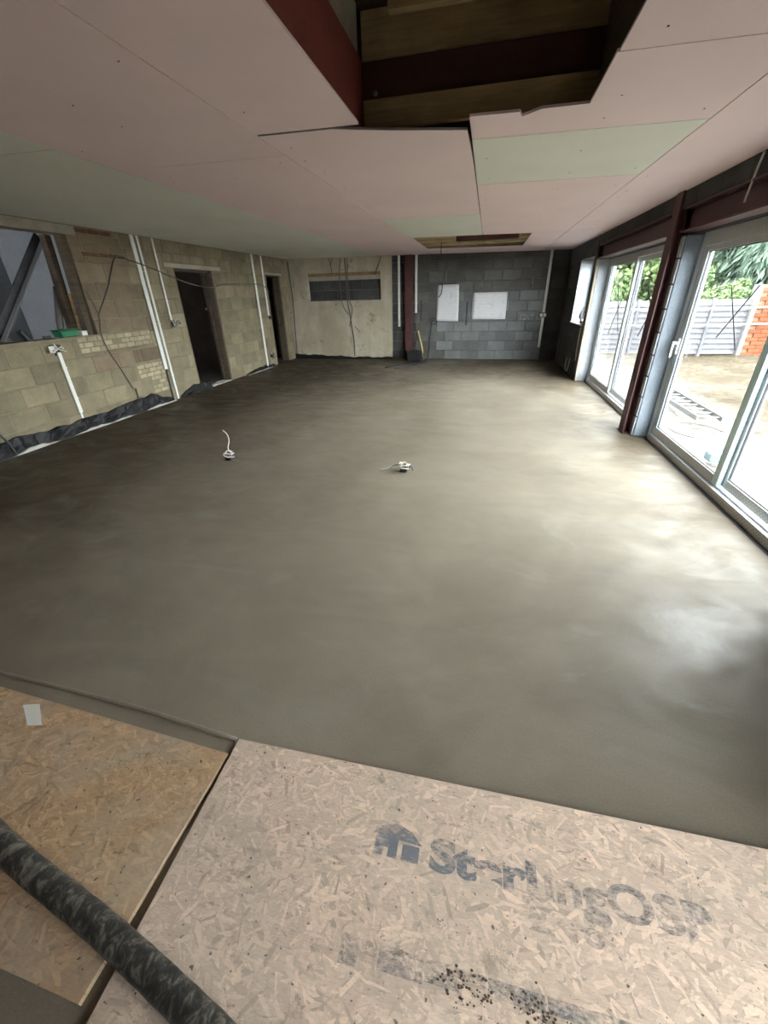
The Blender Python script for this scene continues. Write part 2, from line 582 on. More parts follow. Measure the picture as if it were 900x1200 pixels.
# ---- left wall with a high opening and two doorways
OPEN = (3.0, 5.20, 1.20, 2.40)
D1 = (7.16, 8.30, 0.0, 2.11)
D2 = (10.55, 11.30, 0.0, 2.11)
LT = LX - 0.2
bm = bmesh.new()
for (a, b, c, d) in rects_minus((NY, BY, 0.0, 3.0), [OPEN, D1, D2]):
    box(bm, LT, LX, a, b, c, d)
wall_left = tag(mesh_obj('wall_left', bm, M['tanmortar']), 'tan concrete block wall with two doorways and a high opening', 'wall', kind='structure')
LINT = (6.93, 8.62, 2.11, 2.185)
LINT0 = (2.6, 5.36, 2.40, 2.51)
PATCH1 = (4.83, 6.20, 0.975, 1.20)
PATCH2 = (5.72, 6.33, 0.20, 0.72)
COURSE = (5.36, 6.14, 2.17, 2.23)
COURSE2 = (5.36, 6.10, 2.44, 2.50)


def leftmat(u, z):
    return M['tanbrown'] if (u < 6.3 and (z > 1.15 or (u > 4.9 and z > 0.7))) else M['tan']


block_face(wall_left, 'y', LX, 1, 1.3, BY, 0.0, 2.53, [OPEN, D1, D2, LINT, LINT0, PATCH1, PATCH2, COURSE, COURSE2], leftmat, off=0.16)


def brick_patch(parent, y0, y1, z0, z1, mat, bw=0.165, bh=0.07, skip=0.1):
    z = z0; r = 0
    while z + bh * 0.7 < z1:
        u = y0 - (bw / 2 if r % 2 else 0)
        while u < y1:
            a, b = max(u, y0), min(u + bw, y1)
            if b - a > 0.04 and random.random() > skip:
                me = piece(b - a - 0.012, min(bh, z1 - z) - 0.012, 0.03, mat, 0.004)
                inst('brick', me, (LX + 0.004 - 0.015 + random.uniform(0, .004), (a + b) / 2, z + bh / 2), parent, (0, 0, math.pi / 2))
            u += bw
        z += bh; r += 1


brick_patch(wall_left, 4.83, 6.20, 0.975, 1.20, M['brick'], skip=0.12)
brick_patch(wall_left, 5.72, 6.33, 0.48, 0.72, M['brick'], skip=0.1)
brick_patch(wall_left, 5.95, 6.33, 0.20, 0.48, M['brick'], skip=0.1)
brick_patch(wall_left, 5.36, 6.14, 2.17, 2.23, M['redbrick'], 0.15, 0.06, 0.1)
brick_patch(wall_left, 5.36, 6.10, 2.44, 2.50, M['redbrick'], 0.2, 0.06, 0.2)
for (y0, y1, z0, z1) in (LINT, LINT0):
    boxo('lintel', LX - 0.15, LX + 0.012, y0, y1, z0 + 0.003, z1 - 0.003, M['lintel'], wall_left, 0.005)
boxo('lintel', LX - 0.15, LX + 0.010, 10.45, 11.42, 2.112, 2.165, M['lintel'], wall_left, 0.005)

# ---- door linings
for n, (a, b, c, d) in (('door_1', D1), ('door_2', D2)):
    e = tag(empty(n, (LX, (a + b) / 2, 0)), 'dark timber lining of the ' + ('wide doorway nearest the high opening' if n == 'door_1' else 'narrow doorway by the far corner'), 'doorway', kind='structure')
    for nm, x0, x1, y0, y1, z0, z1 in (('jamb', LT - 0.02, LX - 0.008, a + 0.002, a + 0.035, 0, d - 0.002), ('jamb', LT - 0.02, LX - 0.008, b - 0.05, b - 0.002, 0, d - 0.002), ('head', LT - 0.02, LX - 0.06, a + 0.036, b - 0.036, d - 0.037, d - 0.002)):
        o = boxo(nm, x0, x1, y0, y1, z0, z1, M['timberd'], None, 0.003)
        o.parent = e; o.matrix_parent_inverse = e.matrix_world.inverted() if False else Matrix.Translation(-Vector(e.location))
    o = boxo('door_stop', LT + 0.03, LT + 0.06, b - 0.075, b - 0.052, 0, d - 0.04, M['timberd'])
    o.parent = e; o.matrix_parent_inverse = Matrix.Translation(-Vector(e.location))

# ---- rooms beyond the left wall
bm = bmesh.new()
box(bm, -7.75, -7.6, NY, 5.94, 0, 3.0)
box(bm, -7.6, LT, 5.94, 5.995, 0, 3.0)
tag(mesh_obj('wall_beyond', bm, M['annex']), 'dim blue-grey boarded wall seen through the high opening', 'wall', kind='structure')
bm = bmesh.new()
for r_ in rects_minus((6.12, BY + .2, 0, 3.0), [(6.3, 6.8, 1.1, 2.1)]):  # hidden opening added to let some daylight into the room
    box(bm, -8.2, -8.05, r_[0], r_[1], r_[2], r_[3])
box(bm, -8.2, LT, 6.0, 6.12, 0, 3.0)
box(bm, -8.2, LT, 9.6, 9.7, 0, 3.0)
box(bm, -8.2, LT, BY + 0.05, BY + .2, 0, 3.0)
for r_ in rects_minus((-8.2, LT, 0, 3.0), [(-7.5, -5.9, 0.3, 2.3)]):  # unseen end-wall opening, added to brighten the space behind the high opening
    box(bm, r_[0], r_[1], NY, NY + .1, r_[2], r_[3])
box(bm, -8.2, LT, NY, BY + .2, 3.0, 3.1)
tag(mesh_obj('wall_inner', bm, M['annexd']), 'rough walls of the rooms behind the doorways', 'wall', kind='structure')
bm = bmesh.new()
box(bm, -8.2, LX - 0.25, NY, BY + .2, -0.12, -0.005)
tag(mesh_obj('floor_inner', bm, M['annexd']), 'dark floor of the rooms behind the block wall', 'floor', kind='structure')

# ---- back wall: cream plaster part and grey block part
HOLE = (-4.81, -2.79, 1.49, 2.15)
bm = bmesh.new()
box(bm, LT, RX + 0.33, BY + 0.02, BY + 0.2, 0.0, 3.0)
wall_back = tag(mesh_obj('wall_back', bm, M['greymortar']), 'far wall, cream plaster at left and grey blockwork at right', 'wall', kind='structure')
bm = bmesh.new()


def ragged(x):
    return 0.055 + 0.07 * max(0, min(1, (-3.6 - x) / 1.6)) + 0.012 * math.sin(x * 9) + 0.008 * math.sin(x * 23)


N = 40
xs = [-5.44 + (5.44 - 2.50) * i / N for i in range(N + 1)]
for i in range(N):
    a, b = xs[i], xs[i + 1]
    za, zb = ragged(a), ragged(b)
    vs = [bm.verts.new(p) for p in ((a, BY - 0.045, za), (b, BY - 0.045, zb), (b, BY - 0.045, HOLE[2]), (a, BY - 0.045, HOLE[2]), (a, BY + 0.02, za), (b, BY + 0.02, zb), (b, BY + 0.02, HOLE[2]), (a, BY + 0.02, HOLE[2]))]
    for f in ((0, 1, 2, 3), (4, 7, 6, 5), (0, 4, 5, 1)): bm.faces.new([vs[k] for k in f])
    if i == 0: bm.faces.new([vs[k] for k in (0, 3, 7, 4)])
    if i == N - 1: bm.faces.new([vs[k] for k in (1, 5, 6, 2)])
bmesh.ops.remove_doubles(bm, verts=bm.verts[:], dist=1e-5)
box(bm, -5.44, HOLE[0], BY - 0.045, BY + 0.02, HOLE[2], 2.56)
box(bm, HOLE[1], -2.50, BY - 0.045, BY + 0.02, HOLE[2], 2.56)
box(bm, HOLE[0], HOLE[1], BY - 0.045, BY + 0.02, HOLE[3], 2.56)
mesh_obj('cream_plaster', bm, M['cream'], wall_back)
boxo('plaster_gap_strip', -5.44, -2.50, BY - 0.02, BY + 0.02, 0.001, 0.20, M['dpm'], wall_back)  # black strip filling the gap under the ragged plaster foot
boxo('timber_lintel', HOLE[0], HOLE[1], BY - 0.03, BY + 0.02, HOLE[3] - 0.075, HOLE[3], M['timber'], wall_back, 0.004)
boxo('concrete_lintel', HOLE[0] + 0.02, HOLE[1], BY - 0.022, BY + 0.02, HOLE[3] - 0.175, HOLE[3] - 0.078, M['lintel'], wall_back, 0.004)
block_face(wall_back, 'x', BY, -1, HOLE[0] + .02, HOLE[1] - .02, HOLE[2] + 0.015, HOLE[3] - 0.18, [], lambda u, z: M['dark'], off=0.1, bh=0.235)
boxo('timber_sill', HOLE[0], HOLE[1], BY - 0.03, BY + 0.02, HOLE[2], HOLE[2] + 0.013, M['timberd'], wall_back)
block_face(wall_back, 'x', BY, -1, -2.49, -1.86, 0, 2.53, [], lambda u, z: M['dark'], off=0.3)
block_face(wall_back, 'x', BY, -1, -1.86, 1.40, 0, 2.53, [], lambda u, z: M['greyd'] if (z > 1.62 or u < -1.2) else M['grey'], off=0.11)  # upper and left blocks use the darker grey
boxo('corner_shade_bed', 1.40, RX, BY + 0.002, BY + 0.03, 0, 2.53, M['darkmortar'], wall_back)  # dark backing, paints the shade of the far right corner
block_face(wall_back, 'x', BY, -1, 1.40, RX, 0, 2.53, [], lambda u, z: M['dark'], off=0.2)  # dark blocks carry the corner's shade in their colour

# ---- right wall: piers, sills and the strip above the beams
WA = (5.76, 8.86)
WB = (2.25, 5.32)
WC = (-1.1, 0.35)  # unseen third opening, added to bring in more daylight
bm = bmesh.new()
RO = RX + 0.33
box(bm, RX, RO, NY, BY + 0.02, 2.275, 3.0)
box(bm, RX, RO, WA[1], 9.05, 0, 2.275)
box(bm, RX, RO, 9.05, 10.40, 0, 0.98)
box(bm, RX, RO, 9.05, 10.40, 2.13, 2.275)
box(bm, RX, RO, 10.40, BY + 0.02, 0, 2.275)
box(bm, RX + 0.055, RO, WB[1], WA[0], 0, 2.06)
box(bm, RX, RO, WC[1], WB[0], 0, 2.275)
box(bm, RX, RO, NY, WC[0], 0, 2.275)
box(bm, RX, RO, WC[0], WC[1], 2.065, 2.275)
box(bm, RX + 0.16, RO, WB[0], WA[1], 2.065, 2.275)
wall_right = tag(mesh_obj('wall_right', bm, M['darkmortar']), 'dark grey block wall that holds the glazed doors', 'wall', kind='structure')
dm = lambda u, z: M['dark']  # dark block colour also stands in for the window wall's shade
block_face(wall_right, 'y', RX, -1, NY + 0.3, BY, 2.285, 2.43, [], dm, bh=0.145, off=0.2)
block_face(wall_right, 'y', RX, -1, 8.99, BY, 0, 2.28, [(9.05, 10.40, 0.98, 2.13)], dm, off=0.1)
block_face(wall_right, 'y', RX, -1, WC[1], WB[0], 0, 2.28, [], dm, off=0.1)


def reveal_face(y, x0, x1, z0, z1, sgn, bh=0.232, mat='reveal'):
    z = z0; r = 0
    while z < z1 - 0.03:
        d = min(z + bh, z1)
        me = piece(x1 - x0 - 0.006, d - z - 0.008, 0.02, M[mat], 0.004)
        inst('reveal_block', me, ((x0 + x1) / 2, y + sgn * 0.004, (z + d) / 2), wall_right)
        z += bh; r += 1


reveal_face(WA[1], RX + 0.03, RX + 0.22, 0, 2.06, -1, 2.3)
boxo('plaster_edge', RX - 0.012, RX + 0.03, WA[1] - 0.018, WA[1] + 0.06, 0, 2.06, M['lintel'], wall_right, 0.006)
reveal_face(WB[1], RX + 0.055, RX + 0.20, 0, 2.05, -1, 2.3, 'reveal2')
for k in range(9):
    me = piece(0.08, min(0.232, 2.05 - k * 0.232) - 0.012, 0.02, M['reveal'], 0.006)
    inst('pier_block', me, (RX + 0.048 + 0.003 * (k % 2), WB[1] + 0.04, k * 0.232 + min(0.232, 2.05 - k * 0.232) / 2), wall_right, (0, 0, math.pi / 2))
boxo('rendered_jamb', RX + 0.195, RX + 0.225, WB[1] - 0.02, WB[1] + 0.04, 0, 2.05, M['reveal2'], wall_right, 0.004)
reveal_face(10.40, RX + 0.0, RX + 0.33, 0.98, 2.13, -1, 1.2)
boxo('window_ledge', RX - 0.03, RX + 0.3, 9.06, 10.37, 0.965, 0.992, M['foam'], wall_right, 0.004)

# ---- near wall behind the photographer
bm = bmesh.new()
box(bm, LT, RO, NY - 0.2, NY, 0, 3.0)
tag(mesh_obj('wall_near', bm, M['greymortar']), 'plain block wall closing the room behind the viewer', 'wall', kind='structure')

# ---- ceiling: deck above, joists and boards
bm = bmesh.new()
box(bm, LT, RO, NY - 0.2, BY + 0.2, 3.0, 3.06)
ceiling = tag(mesh_obj('ceiling', bm, M['timberd']), 'pink and pale green plasterboard ceiling with two open holes', 'ceiling', kind='structure')
G = 0.0035


def panel(poly, mat):
    bm = bmesh.new()
    cx = sum(p[0] for p in poly) / len(poly); cy = sum(p[1] for p in poly) / len(poly)
    q = []
    for x, y in poly:
        q.append((x + (G if x < cx else -G), y + (G if y < cy else -G)))
    prism(bm, q, lambda x, y: zc(x), lambda x, y: zc(x) + 0.0125)
    return mesh_obj('plasterboard_panel', bm, mat, ceiling)


def rect(x0, x1, y0, y1, mat): return panel([(x0, y0), (x1, y0), (x1, y1), (x0, y1)], mat)


P_, G_ = M['pink'], M['green']
C0, C1, C2, C3, C4 = -5.44, -2.82, -1.45, -0.19, 1.135
for a, b in ((NY, -0.35), (-0.35, 2.82), (2.82, 5.95), (5.95, 9.1), (9.1, BY)): rect(C0, C1, a, b, G_)
for a, b in ((NY, 0.6), (0.6, 3.35), (3.35, 6.2), (6.2, 9.0), (9.0, BY)): rect(C1, C2, a, b, P_)
HX0, HX1, HY0, HY1 = -0.80, 0.427, 1.25, 2.97
rect(C2, HX0, NY, 0.4, P_); rect(C2, HX0, 0.4, 2.93, P_)
rect(HX0, HX1, NY, HY0, P_)
# the sagging sheet past the hole
bm = bmesh.new()
nx, ny = 16, 18
x0, x1, y0, y1 = C2 + G, C3 - 0.004, 2.955, 6.2 - G


def sag(x, y):
    s = max(0, (x + 0.95) / 0.76) ** 0.8 if x > -0.95 else 0
    return 0.062 * s * max(0, 1 - (y - 2.95) / 1.3) ** 1.6


g = {}
for k, dz in ((0, 0.0), (1, 0.0125)):
    for i in range(nx + 1):
        for j in range(ny + 1):
            x = x0 + (x1 - x0) * i / nx; y = y0 + (y1 - y0) * (j / ny) ** 1.5
            g[k, i, j] = bm.verts.new((x, y, zc(x) + dz - sag(x, y)))
for i in range(nx):
    for j in range(ny):
        bm.faces.new((g[0, i, j], g[0, i, j + 1], g[0, i + 1, j + 1], g[0, i + 1, j]))
        bm.faces.new((g[1, i, j], g[1, i + 1, j], g[1, i + 1, j + 1], g[1, i, j + 1]))
for i in range(nx):
    f = bm.faces.new((g[0, i, 0], g[0, i + 1, 0], g[1, i + 1, 0], g[1, i, 0])); f.material_index = 1
    f = bm.faces.new((g[0, i, ny], g[1, i, ny], g[1, i + 1, ny], g[0, i + 1, ny])); f.material_index = 1
for j in range(ny):
    f = bm.faces.new((g[0, 0, j], g[1, 0, j], g[1, 0, j + 1], g[0, 0, j + 1])); f.material_index = 1
    f = bm.faces.new((g[0, nx, j], g[0, nx, j + 1], g[1, nx, j + 1], g[1, nx, j])); f.material_index = 1
o = mesh_obj('plasterboard_panel', bm, [P_, M['gyps']], ceiling)
o['label'] = 'pink sheet with a sagging loose edge'
rect(C2, C3, 6.2, 8.28, G_)
# right of the hole
rect(HX1, C4, NY, -0.4, P_); rect(HX1, C4, -0.4, 2.45, P_)
panel([(HX1, 2.45), (C4, 2.45), (C4, 3.37), (C3, 3.37), (C3, 2.985), (0.075, 2.988), (0.092, 3.062), (0.125, 3.03), (0.185, 2.976), (HX1, 2.97)], P_)
rect(C3, C4, 3.37, 4.62, G_)
rect(C3, C4, 4.62, 8.28, P_)
# second hole in the far ceiling
KX0, KX1, KY0, KY1 = -1.40, 0.60, 8.28, 10.45
rect(C2, KX0, 8.28, 10.45, P_)
rect(KX1, C4, 8.28, 10.45, P_)
rect(C2, C4, 10.45, BY, P_)
for a, b in ((NY, 1.9), (1.9, 8.1), (8.1, BY)): rect(C4, RX - 0.002, a, b, P_)
# pale screw heads
bm = bmesh.new()
for cx_ in [-2.7, -2.1, -1.55, -1.35, -0.3, -0.1, 0.55, 1.05, 1.22]:
    y = 2.0
    while y < 8:
        x = cx_ + random.uniform(-.02, .02)
        if not (HX0 - .03 < x < HX1 + .03 and y < 3.1) and random.random() < 0.3 and not (x < C3 and x > -1 and y < 4.3):
            cyl(bm, (x, y, zc(x) - 0.0005), (0, 0, 1), 0.0045, 0.003, 6)
        y += 0.3
    continue
sc = tag(mesh_obj('screw_heads', bm, M['cable'], ceiling), kind='stuff')

# joists, boards and beams in the void above the first hole
for i in range(8):
    y0 = 0.2 + i * 0.45
    if y0 > 3.0: break
    boxo('joist', -0.62, 1.75, y0, y0 + 0.05, 2.87, 2.99, M['timberv'], ceiling, 0.002)
boxo('deck_board', -0.825, 1.7, 3.14, 3.17, 2.785, 2.99, M['timberv'], ceiling)
boxo('deck_board', -0.60, 1.7, 2.62, 3.13, 2.965, 2.99, M['timberv'], ceiling)
boxo('nailing_plate', -0.81, 1.2, 3.08, 3.115, 2.475, 2.605, M['timberv'], ceiling)
boxo('side_board', -0.85, -0.83, 0.8, 3.07, 2.782, 2.99, M['lintel'], ceiling)
boxo('cross_board', HX1 + .03, HX1 + .06, 0.8, 3.04, 2.475, 2.99, M['timberd'], ceiling)
boxo('end_board', -0.84, 1.2, 0.72, 0.76, 2.53, 2.99, M['timberd'], ceiling)
# battens in the void above the second hole
for i in range(6):
    y0 = 8.34 + i * 0.36
    for (a_, b_) in (((KX0 - 0.2, -0.74), (0.48, KX1 + 0.2)) if y0 < 9.7 else ((KX0 - 0.2, KX1 + 0.2),)):
        boxo('batten', a_, b_, y0, y0 + 0.20, 2.478 + 0.025 * (i % 2), 2.535, M['timberx'], ceiling, 0.002)
boxo('deck_board', KX0 - .3, KX1 + .3, 8.1, 10.6, 2.58, 2.62, M['timberx'], ceiling)
boxo('end_board', KX0 - .3, KX1 + .3, 10.56, 10.60, 2.49, 2.57, M['timberx'], ceiling)


# ---- steelwork
def ibeam_y(name, xc, y0, y1, z0, z1, fw, label, tw=0.012, tf=0.016):
    e = tag(empty(name, (xc, (y0 + y1) / 2, z0)), label, 'steel beam')
    inv = Matrix.Translation(-Vector(e.location))
    for nm, a in (('bottom_flange', (xc - fw / 2, xc + fw / 2, y0, y1, z0, z0 + tf)), ('top_flange', (xc - fw / 2, xc + fw / 2, y0, y1, z1 - tf, z1)), ('web', (xc - tw / 2, xc + tw / 2, y0, y1, z0 + tf, z1 - tf))):
        o = boxo(nm, *a, M['steel'], e, 0.002); o.matrix_parent_inverse = inv
    return e


ibeam_y('steel_beam', RX + 0.06, 5.60, 8.84, 2.068, 2.275, 0.17, 'red oxide steel beam over the far pair of glazed doors')
ibeam_y('steel_beam', RX + 0.06, 2.0, 5.30, 2.068, 2.275, 0.17, 'red oxide steel beam over the near pair of glazed doors')
# beam over the hole, running away from the viewer, and the one across it
e = tag(empty('steel_beam', (-0.86, 1.9, 2.475)), 'red steel beam along the left edge of the big ceiling hole', 'steel beam')
inv = Matrix.Translation(-Vector(e.location))
for nm, a in (('bottom_flange', (-0.93, -0.836, 0.8, 3.07, 2.480, 2.494)), ('top_flange', (-0.93, -0.836, 0.8, 3.07, 2.764, 2.778)), ('web', (-0.835, -0.815, 0.8, 3.07, 2.480, 2.778))):
    o = boxo(nm, *a, M['steelr'], e, 0.002); o.matrix_parent_inverse = inv
e = tag(empty('steel_beam', (-0.2, 3.18, 2.61)), 'dark red steel beam crossing the big ceiling hole at its far edge', 'steel beam')
inv = Matrix.Translation(-Vector(e.location))
for nm, a in (('bottom_flange', (-0.83, 1.2, 3.135, 3.26, 2.608, 2.624)), ('top_flange', (-0.83, 1.2, 3.135, 3.26, 2.765, 2.78)), ('web', (-0.83, 1.2, 3.12, 3.134, 2.608, 2.78))):
    o = boxo(nm, *a, M['steel'], e, 0.002); o.matrix_parent_inverse = inv
bm = bmesh.new()
cyl(bm, (-0.745, 3.115, 2.64), (0, 1, 0), 0.012, 0.02, 6)
o = mesh_obj('bolt', bm, M['alu'], e); o.matrix_parent_inverse = inv
e = tag(empty('steel_beam', (-0.13, 9.1, 2.55)), 'short dark red steel beam inside the far ceiling hole', 'steel beam')
inv = Matrix.Translation(-Vector(e.location))
for nm, a in (('bottom_flange', (-0.70, 0.44, 9.22, 9.40, 2.472, 2.484)), ('web', (-0.70, 0.44, 9.20, 9.218, 2.472, 2.578))):
    o = boxo(nm, *a, M['steel'], e, 0.002); o.matrix_parent_inverse = inv


def hpost(name, x0, x1, y0, y1, z1, label, axis):
    """H section post; axis = direction its flanges face"""
    e = tag(empty(name, ((x0 + x1) / 2, (y0 + y1) / 2, 0)), label, 'steel post')
    inv = Matrix.Translation(-Vector(e.location))
    t = 0.014
    if axis == 'x':
        parts = (('flange', (x0, x0 + t, y0, y1)), ('flange', (x1 - t, x1, y0, y1)), ('web', (x0 + t, x1 - t, (y0 + y1) / 2 - .006, (y0 + y1) / 2 + .006)))
    else:
        parts = (('flange', (x0, x1, y0, y0 + t)), ('flange', (x0, x1, y1 - t, y1)), ('web', ((x0 + x1) / 2 - .006, (x0 + x1) / 2 + .006, y0 + t, y1 - t)))
    for nm, (a, b, c, d) in parts:
        o = boxo(nm, a, b, c, d, 0.0, z1, M['steel'], e, 0.002); o.matrix_parent_inverse = inv
    o = boxo('base_plate', x0 - .012, x1 + 0.0, y0 - .0, y1 + .02, 0.0, 0.012, M['steel'], e, 0.002); o.matrix_parent_inverse = inv
    return e


hpost('steel_post', 1.762, 1.845, 5.405, 5.578, 2.425, 'dark red steel post between the two pairs of glazed doors', 'x')
hpost('steel_post', -2.13, -1.94, BY - 0.13, BY - 0.01, 2.47, 'red steel post on the far wall beside the cream plaster', 'y')


# ---- glazed doors
def glazed(name, y0, y1, top, head, label, mids, filmed):
    X0, X1 = RX + 0.205, RX + 0.30
    e = tag(empty(name, (X0, (y0 + y1) / 2, 0)), label, 'window', kind='structure')
    inv = Matrix.Translation(-Vector(e.location))

    def part(nm, a, mat, par=None, bev=0.003):
        o = boxo(nm, *a, mat, par or e, bev); o.matrix_parent_inverse = inv if par is None else Matrix.Translation(-Vector((0, 0, 0)))
        return o
    F = M['film']
    part('outer_jamb', (X0, X1, y1 - 0.075, y1, 0, top), M['frame'])
    part('outer_jamb', (X0, X1, y0, y0 + 0.075, 0, top), M['frame'])
    part('head', (X0, X1, y0 + 0.076, y1 - 0.076, top - head, top), F)
    part('threshold', (X0 - 0.02, X1, y0 + 0.076, y1 - 0.076, 0, 0.075), F)
    part('track', (X0 + 0.012, X0 + 0.03, y0 + 0.076, y1 - 0.076, 0.076, 0.09), M['frame'], None, 0.0)
    zb, zt = 0.092, top - head
    edges = [y1 - 0.078] + mids + [y0 + 0.078]
    for i in range(len(edges) - 1):
        b, a = edges[i], edges[i + 1]
        # the first sash stands proud, the second is recessed in the far track
        xo = X0 + 0.008 if i % 2 == 0 else X0 + 0.05
        if i % 2 == 0: a -= 0.05
        st = 0.085
        s0 = bpy.data.objects.new('sash', None); s0.empty_display_size = 0.05
        COL.objects.link(s0); s0.parent = e; s0.matrix_parent_inverse = inv
        def sp(nm, a_, mat, bev=0.003):
            o = boxo(nm, *a_, mat, s0, bev); return o
        sp('stile', (xo, xo + 0.04, b - st, b, zb, zt), M['frame'])
        sp('stile', (xo, xo + 0.04, a, a + st, zb, zt), M['filmb'] if filmed and i == 0 else M['frame'])
        sp('bottom_rail', (xo, xo + 0.04, a + st, b - st, zb, zb + 0.075), F)
        sp('top_rail', (xo, xo + 0.04, a + st, b - st, zt - 0.045, zt), F)
        gy0, gy1, gz0, gz1 = a + st, b - st, zb + 0.075, zt - 0.045
        bmg = bmesh.new()
        w = 0.008
        box(bmg, xo + 0.012, xo + 0.028, gy0, gy0 + w, gz0, gz1); box(bmg, xo + 0.012, xo + 0.028, gy1 - w, gy1, gz0, gz1)
        box(bmg, xo + 0.012, xo + 0.028, gy0 + w, gy1 - w, gz0, gz0 + w); box(bmg, xo + 0.012, xo + 0.028, gy0 + w, gy1 - w, gz1 - w, gz1)
        mesh_obj('gasket', bmg, M['gasket'], s0)
        bmg = bmesh.new()
        box(bmg, xo + 0.018, xo + 0.022, gy0 + w, gy1 - w, gz0 + w, gz1 - w)
        mesh_obj('pane', bmg, M['glass'], s0)
    return e


glazed('window_1', WA[0] + .01, WA[1] - .01, 2.055, 0.07, 'far pair of tall glazed sliding doors', [7.36], False)
w2 = glazed('window_2', WB[0] + .01, WB[1] - .03, 2.06, 0.12, 'near pair of tall glazed sliding doors with handle', [3.70], True)
glazed('added_window', WC[0] + .01, WC[1] - .01, 2.06, 0.12, 'unseen glazed sliding doors added beside the viewer for extra daylight', [-0.35], False)
# lever handle on the near door
inv = Matrix.Translation(-Vector(w2.location))
hx = RX + 0.205
bm = bmesh.new()
box(bm, hx - 0.012, hx + 0.008, 5.150, 5.182, 0.96, 1.12, 0.004)
hb = mesh_obj('handle', bm, M['white'], w2); hb.matrix_parent_inverse = inv
bm = bmesh.new()
box(bm, hx - 0.05, hx - 0.012, 5.157, 5.175, 1.06, 1.085, 0.003)
box(bm, hx - 0.062, hx - 0.042, 5.155, 5.177, 0.925, 1.085, 0.005)
mesh_obj('lever', bm, M['white'], hb)
# small window frame in the far right corner
e = tag(empty('window_3', (RX + 0.28, 9.72, 0.98)), 'small window opening in the dark corner beside the far doors', 'window', kind='structure')
inv = Matrix.Translation(-Vector(e.location))
for nm, a in (('frame_side', (9.055, 9.115, 0.995, 2.125)), ('frame_side', (10.325, 10.385, 0.995, 2.125)), ('frame_rail', (9.116, 10.324, 0.995, 1.055)), ('frame_rail', (9.116, 10.324, 2.065, 2.125))):
    o = boxo(nm, RX + .24, RX + .30, *a, M['frame'], e, 0.003); o.matrix_parent_inverse = inv
o = boxo('pane', RX + .268, RX + .272, 9.116, 10.324, 1.056, 2.064, M['glass'], e); o.matrix_parent_inverse = inv


# tape crosses on the panes
def cross(strips, x, label):
    (ya, za), (yb, zb) = strips[0]
    e = tag(empty('tape_cross', (x, (ya + yb) / 2, min(za, zb))), label, 'tape', 'warning crosses on the glass')
    inv = Matrix.Translation(-Vector(e.location))
    for k, ((ya, za), (yb, zb)) in enumerate(strips):
        bm = bmesh.new()
        bar(bm, (x - 0.001 * k, ya, za), (x - 0.001 * k, yb, zb), 0.014 if ya < 5 else 0.03, 0.001, (1, 0, 0))
        o = mesh_obj('tape_strip', bm, M['black'], e); o.matrix_parent_inverse = inv


gx = RX + 0.205 + 0.008 + 0.0165
cross([((4.53, 1.605), (4.12, 1.125)), ((4.09, 1.60), (4.49, 1.185))], gx, 'black tape cross on the near glazed door')
cross([((8.12, 1.66), (7.55, 0.98)), ((7.60, 1.62), (8.1, 0.93))], gx, 'dark tape cross on the left pane of the far doors')
cross([((6.78, 1.64), (6.30, 1.18)), ((6.30, 1.50), (6.72, 1.00))], gx + 0.042, 'dark tape cross on the far doors behind the steel post')

# ================================================================== OUTSIDE
bm = bmesh.new()
nx, ny = 60, 90
gv = {}
for i in range(nx + 1):
    for j in range(ny + 1):
        x = RO + (26 - RO) * (i / nx) ** 1.6; y = -12 + 42 * j / ny
        z = -0.15 + (0.09 * (noise.noise(Vector((x * .6, y * .6, 0))) + 0.5 * noise.noise(Vector((x * 1.7, y * 1.7, 3)))) if i > 2 else 0)
        gv[i, j] = bm.verts.new((x, y, z - 0.02))
for i in range(nx):
    for j in range(ny):
        bm.faces.new((gv[i, j], gv[i + 1, j], gv[i + 1, j + 1], gv[i, j + 1]))
tag(mesh_obj('ground', bm, M['dirt'], None, True), 'bare dry earth of the garden outside', 'ground', kind='structure')

# fence across the garden
FY = 14.0
e = tag(empty('garden_fence', (7, FY, -0.15)), 'weathered grey horizontal board fence across the garden', 'fence')
inv = Matrix.Translation(-Vector(e.location))
x = 2.3
k = 0
while x < 6.9:
    o = boxo('fence_post', x - 0.035, x + 0.035, FY - 0.045, FY + 0.05, -0.2, 1.31, M['fence'], e, 0.008); o.matrix_parent_inverse = inv
    x2 = min(x + 1.85, 6.95)
    z = -0.12
    n = 0
    while z < 1.26:
        bm = bmesh.new()
        hgt = 0.15
        y = FY + 0.012 + random.uniform(0, 0.006)
        vs = [(x + .04, y - 0.03, z), (x2 - .04, y - 0.03, z), (x2 - .04, y + 0.012, z + hgt), (x + .04, y + 0.012, z + hgt)]
        lo = [bm.verts.new(v) for v in vs]; hi = [bm.verts.new((v[0], v[1] + 0.018, v[2])) for v in vs]
        bm.faces.new(lo); bm.faces.new(hi[::-1])
        for q in range(4): bm.faces.new((lo[q], hi[q], hi[(q + 1) % 4], lo[(q + 1) % 4]))
        o = mesh_obj('slat', bm, M['fence'], e); o.matrix_parent_inverse = inv
        z += 0.138; n += 1
    x = x2
    if x2 >= 6.95: break
for zr in (0.67, 1.07):
    o = boxo('rail', 2.3, 12.0, FY - 0.36, FY - 0.32, zr - 0.025, zr + 0.025, M['rail'], e, 0.004); o.matrix_parent_inverse = inv
for xr in (2.4, 9.2, 11.9):
    o = boxo('rail_stake', xr - 0.02, xr + 0.02, FY - 0.32, FY - 0.28, -0.2, 1.15, M['rail'], e, 0.004); o.matrix_parent_inverse = inv
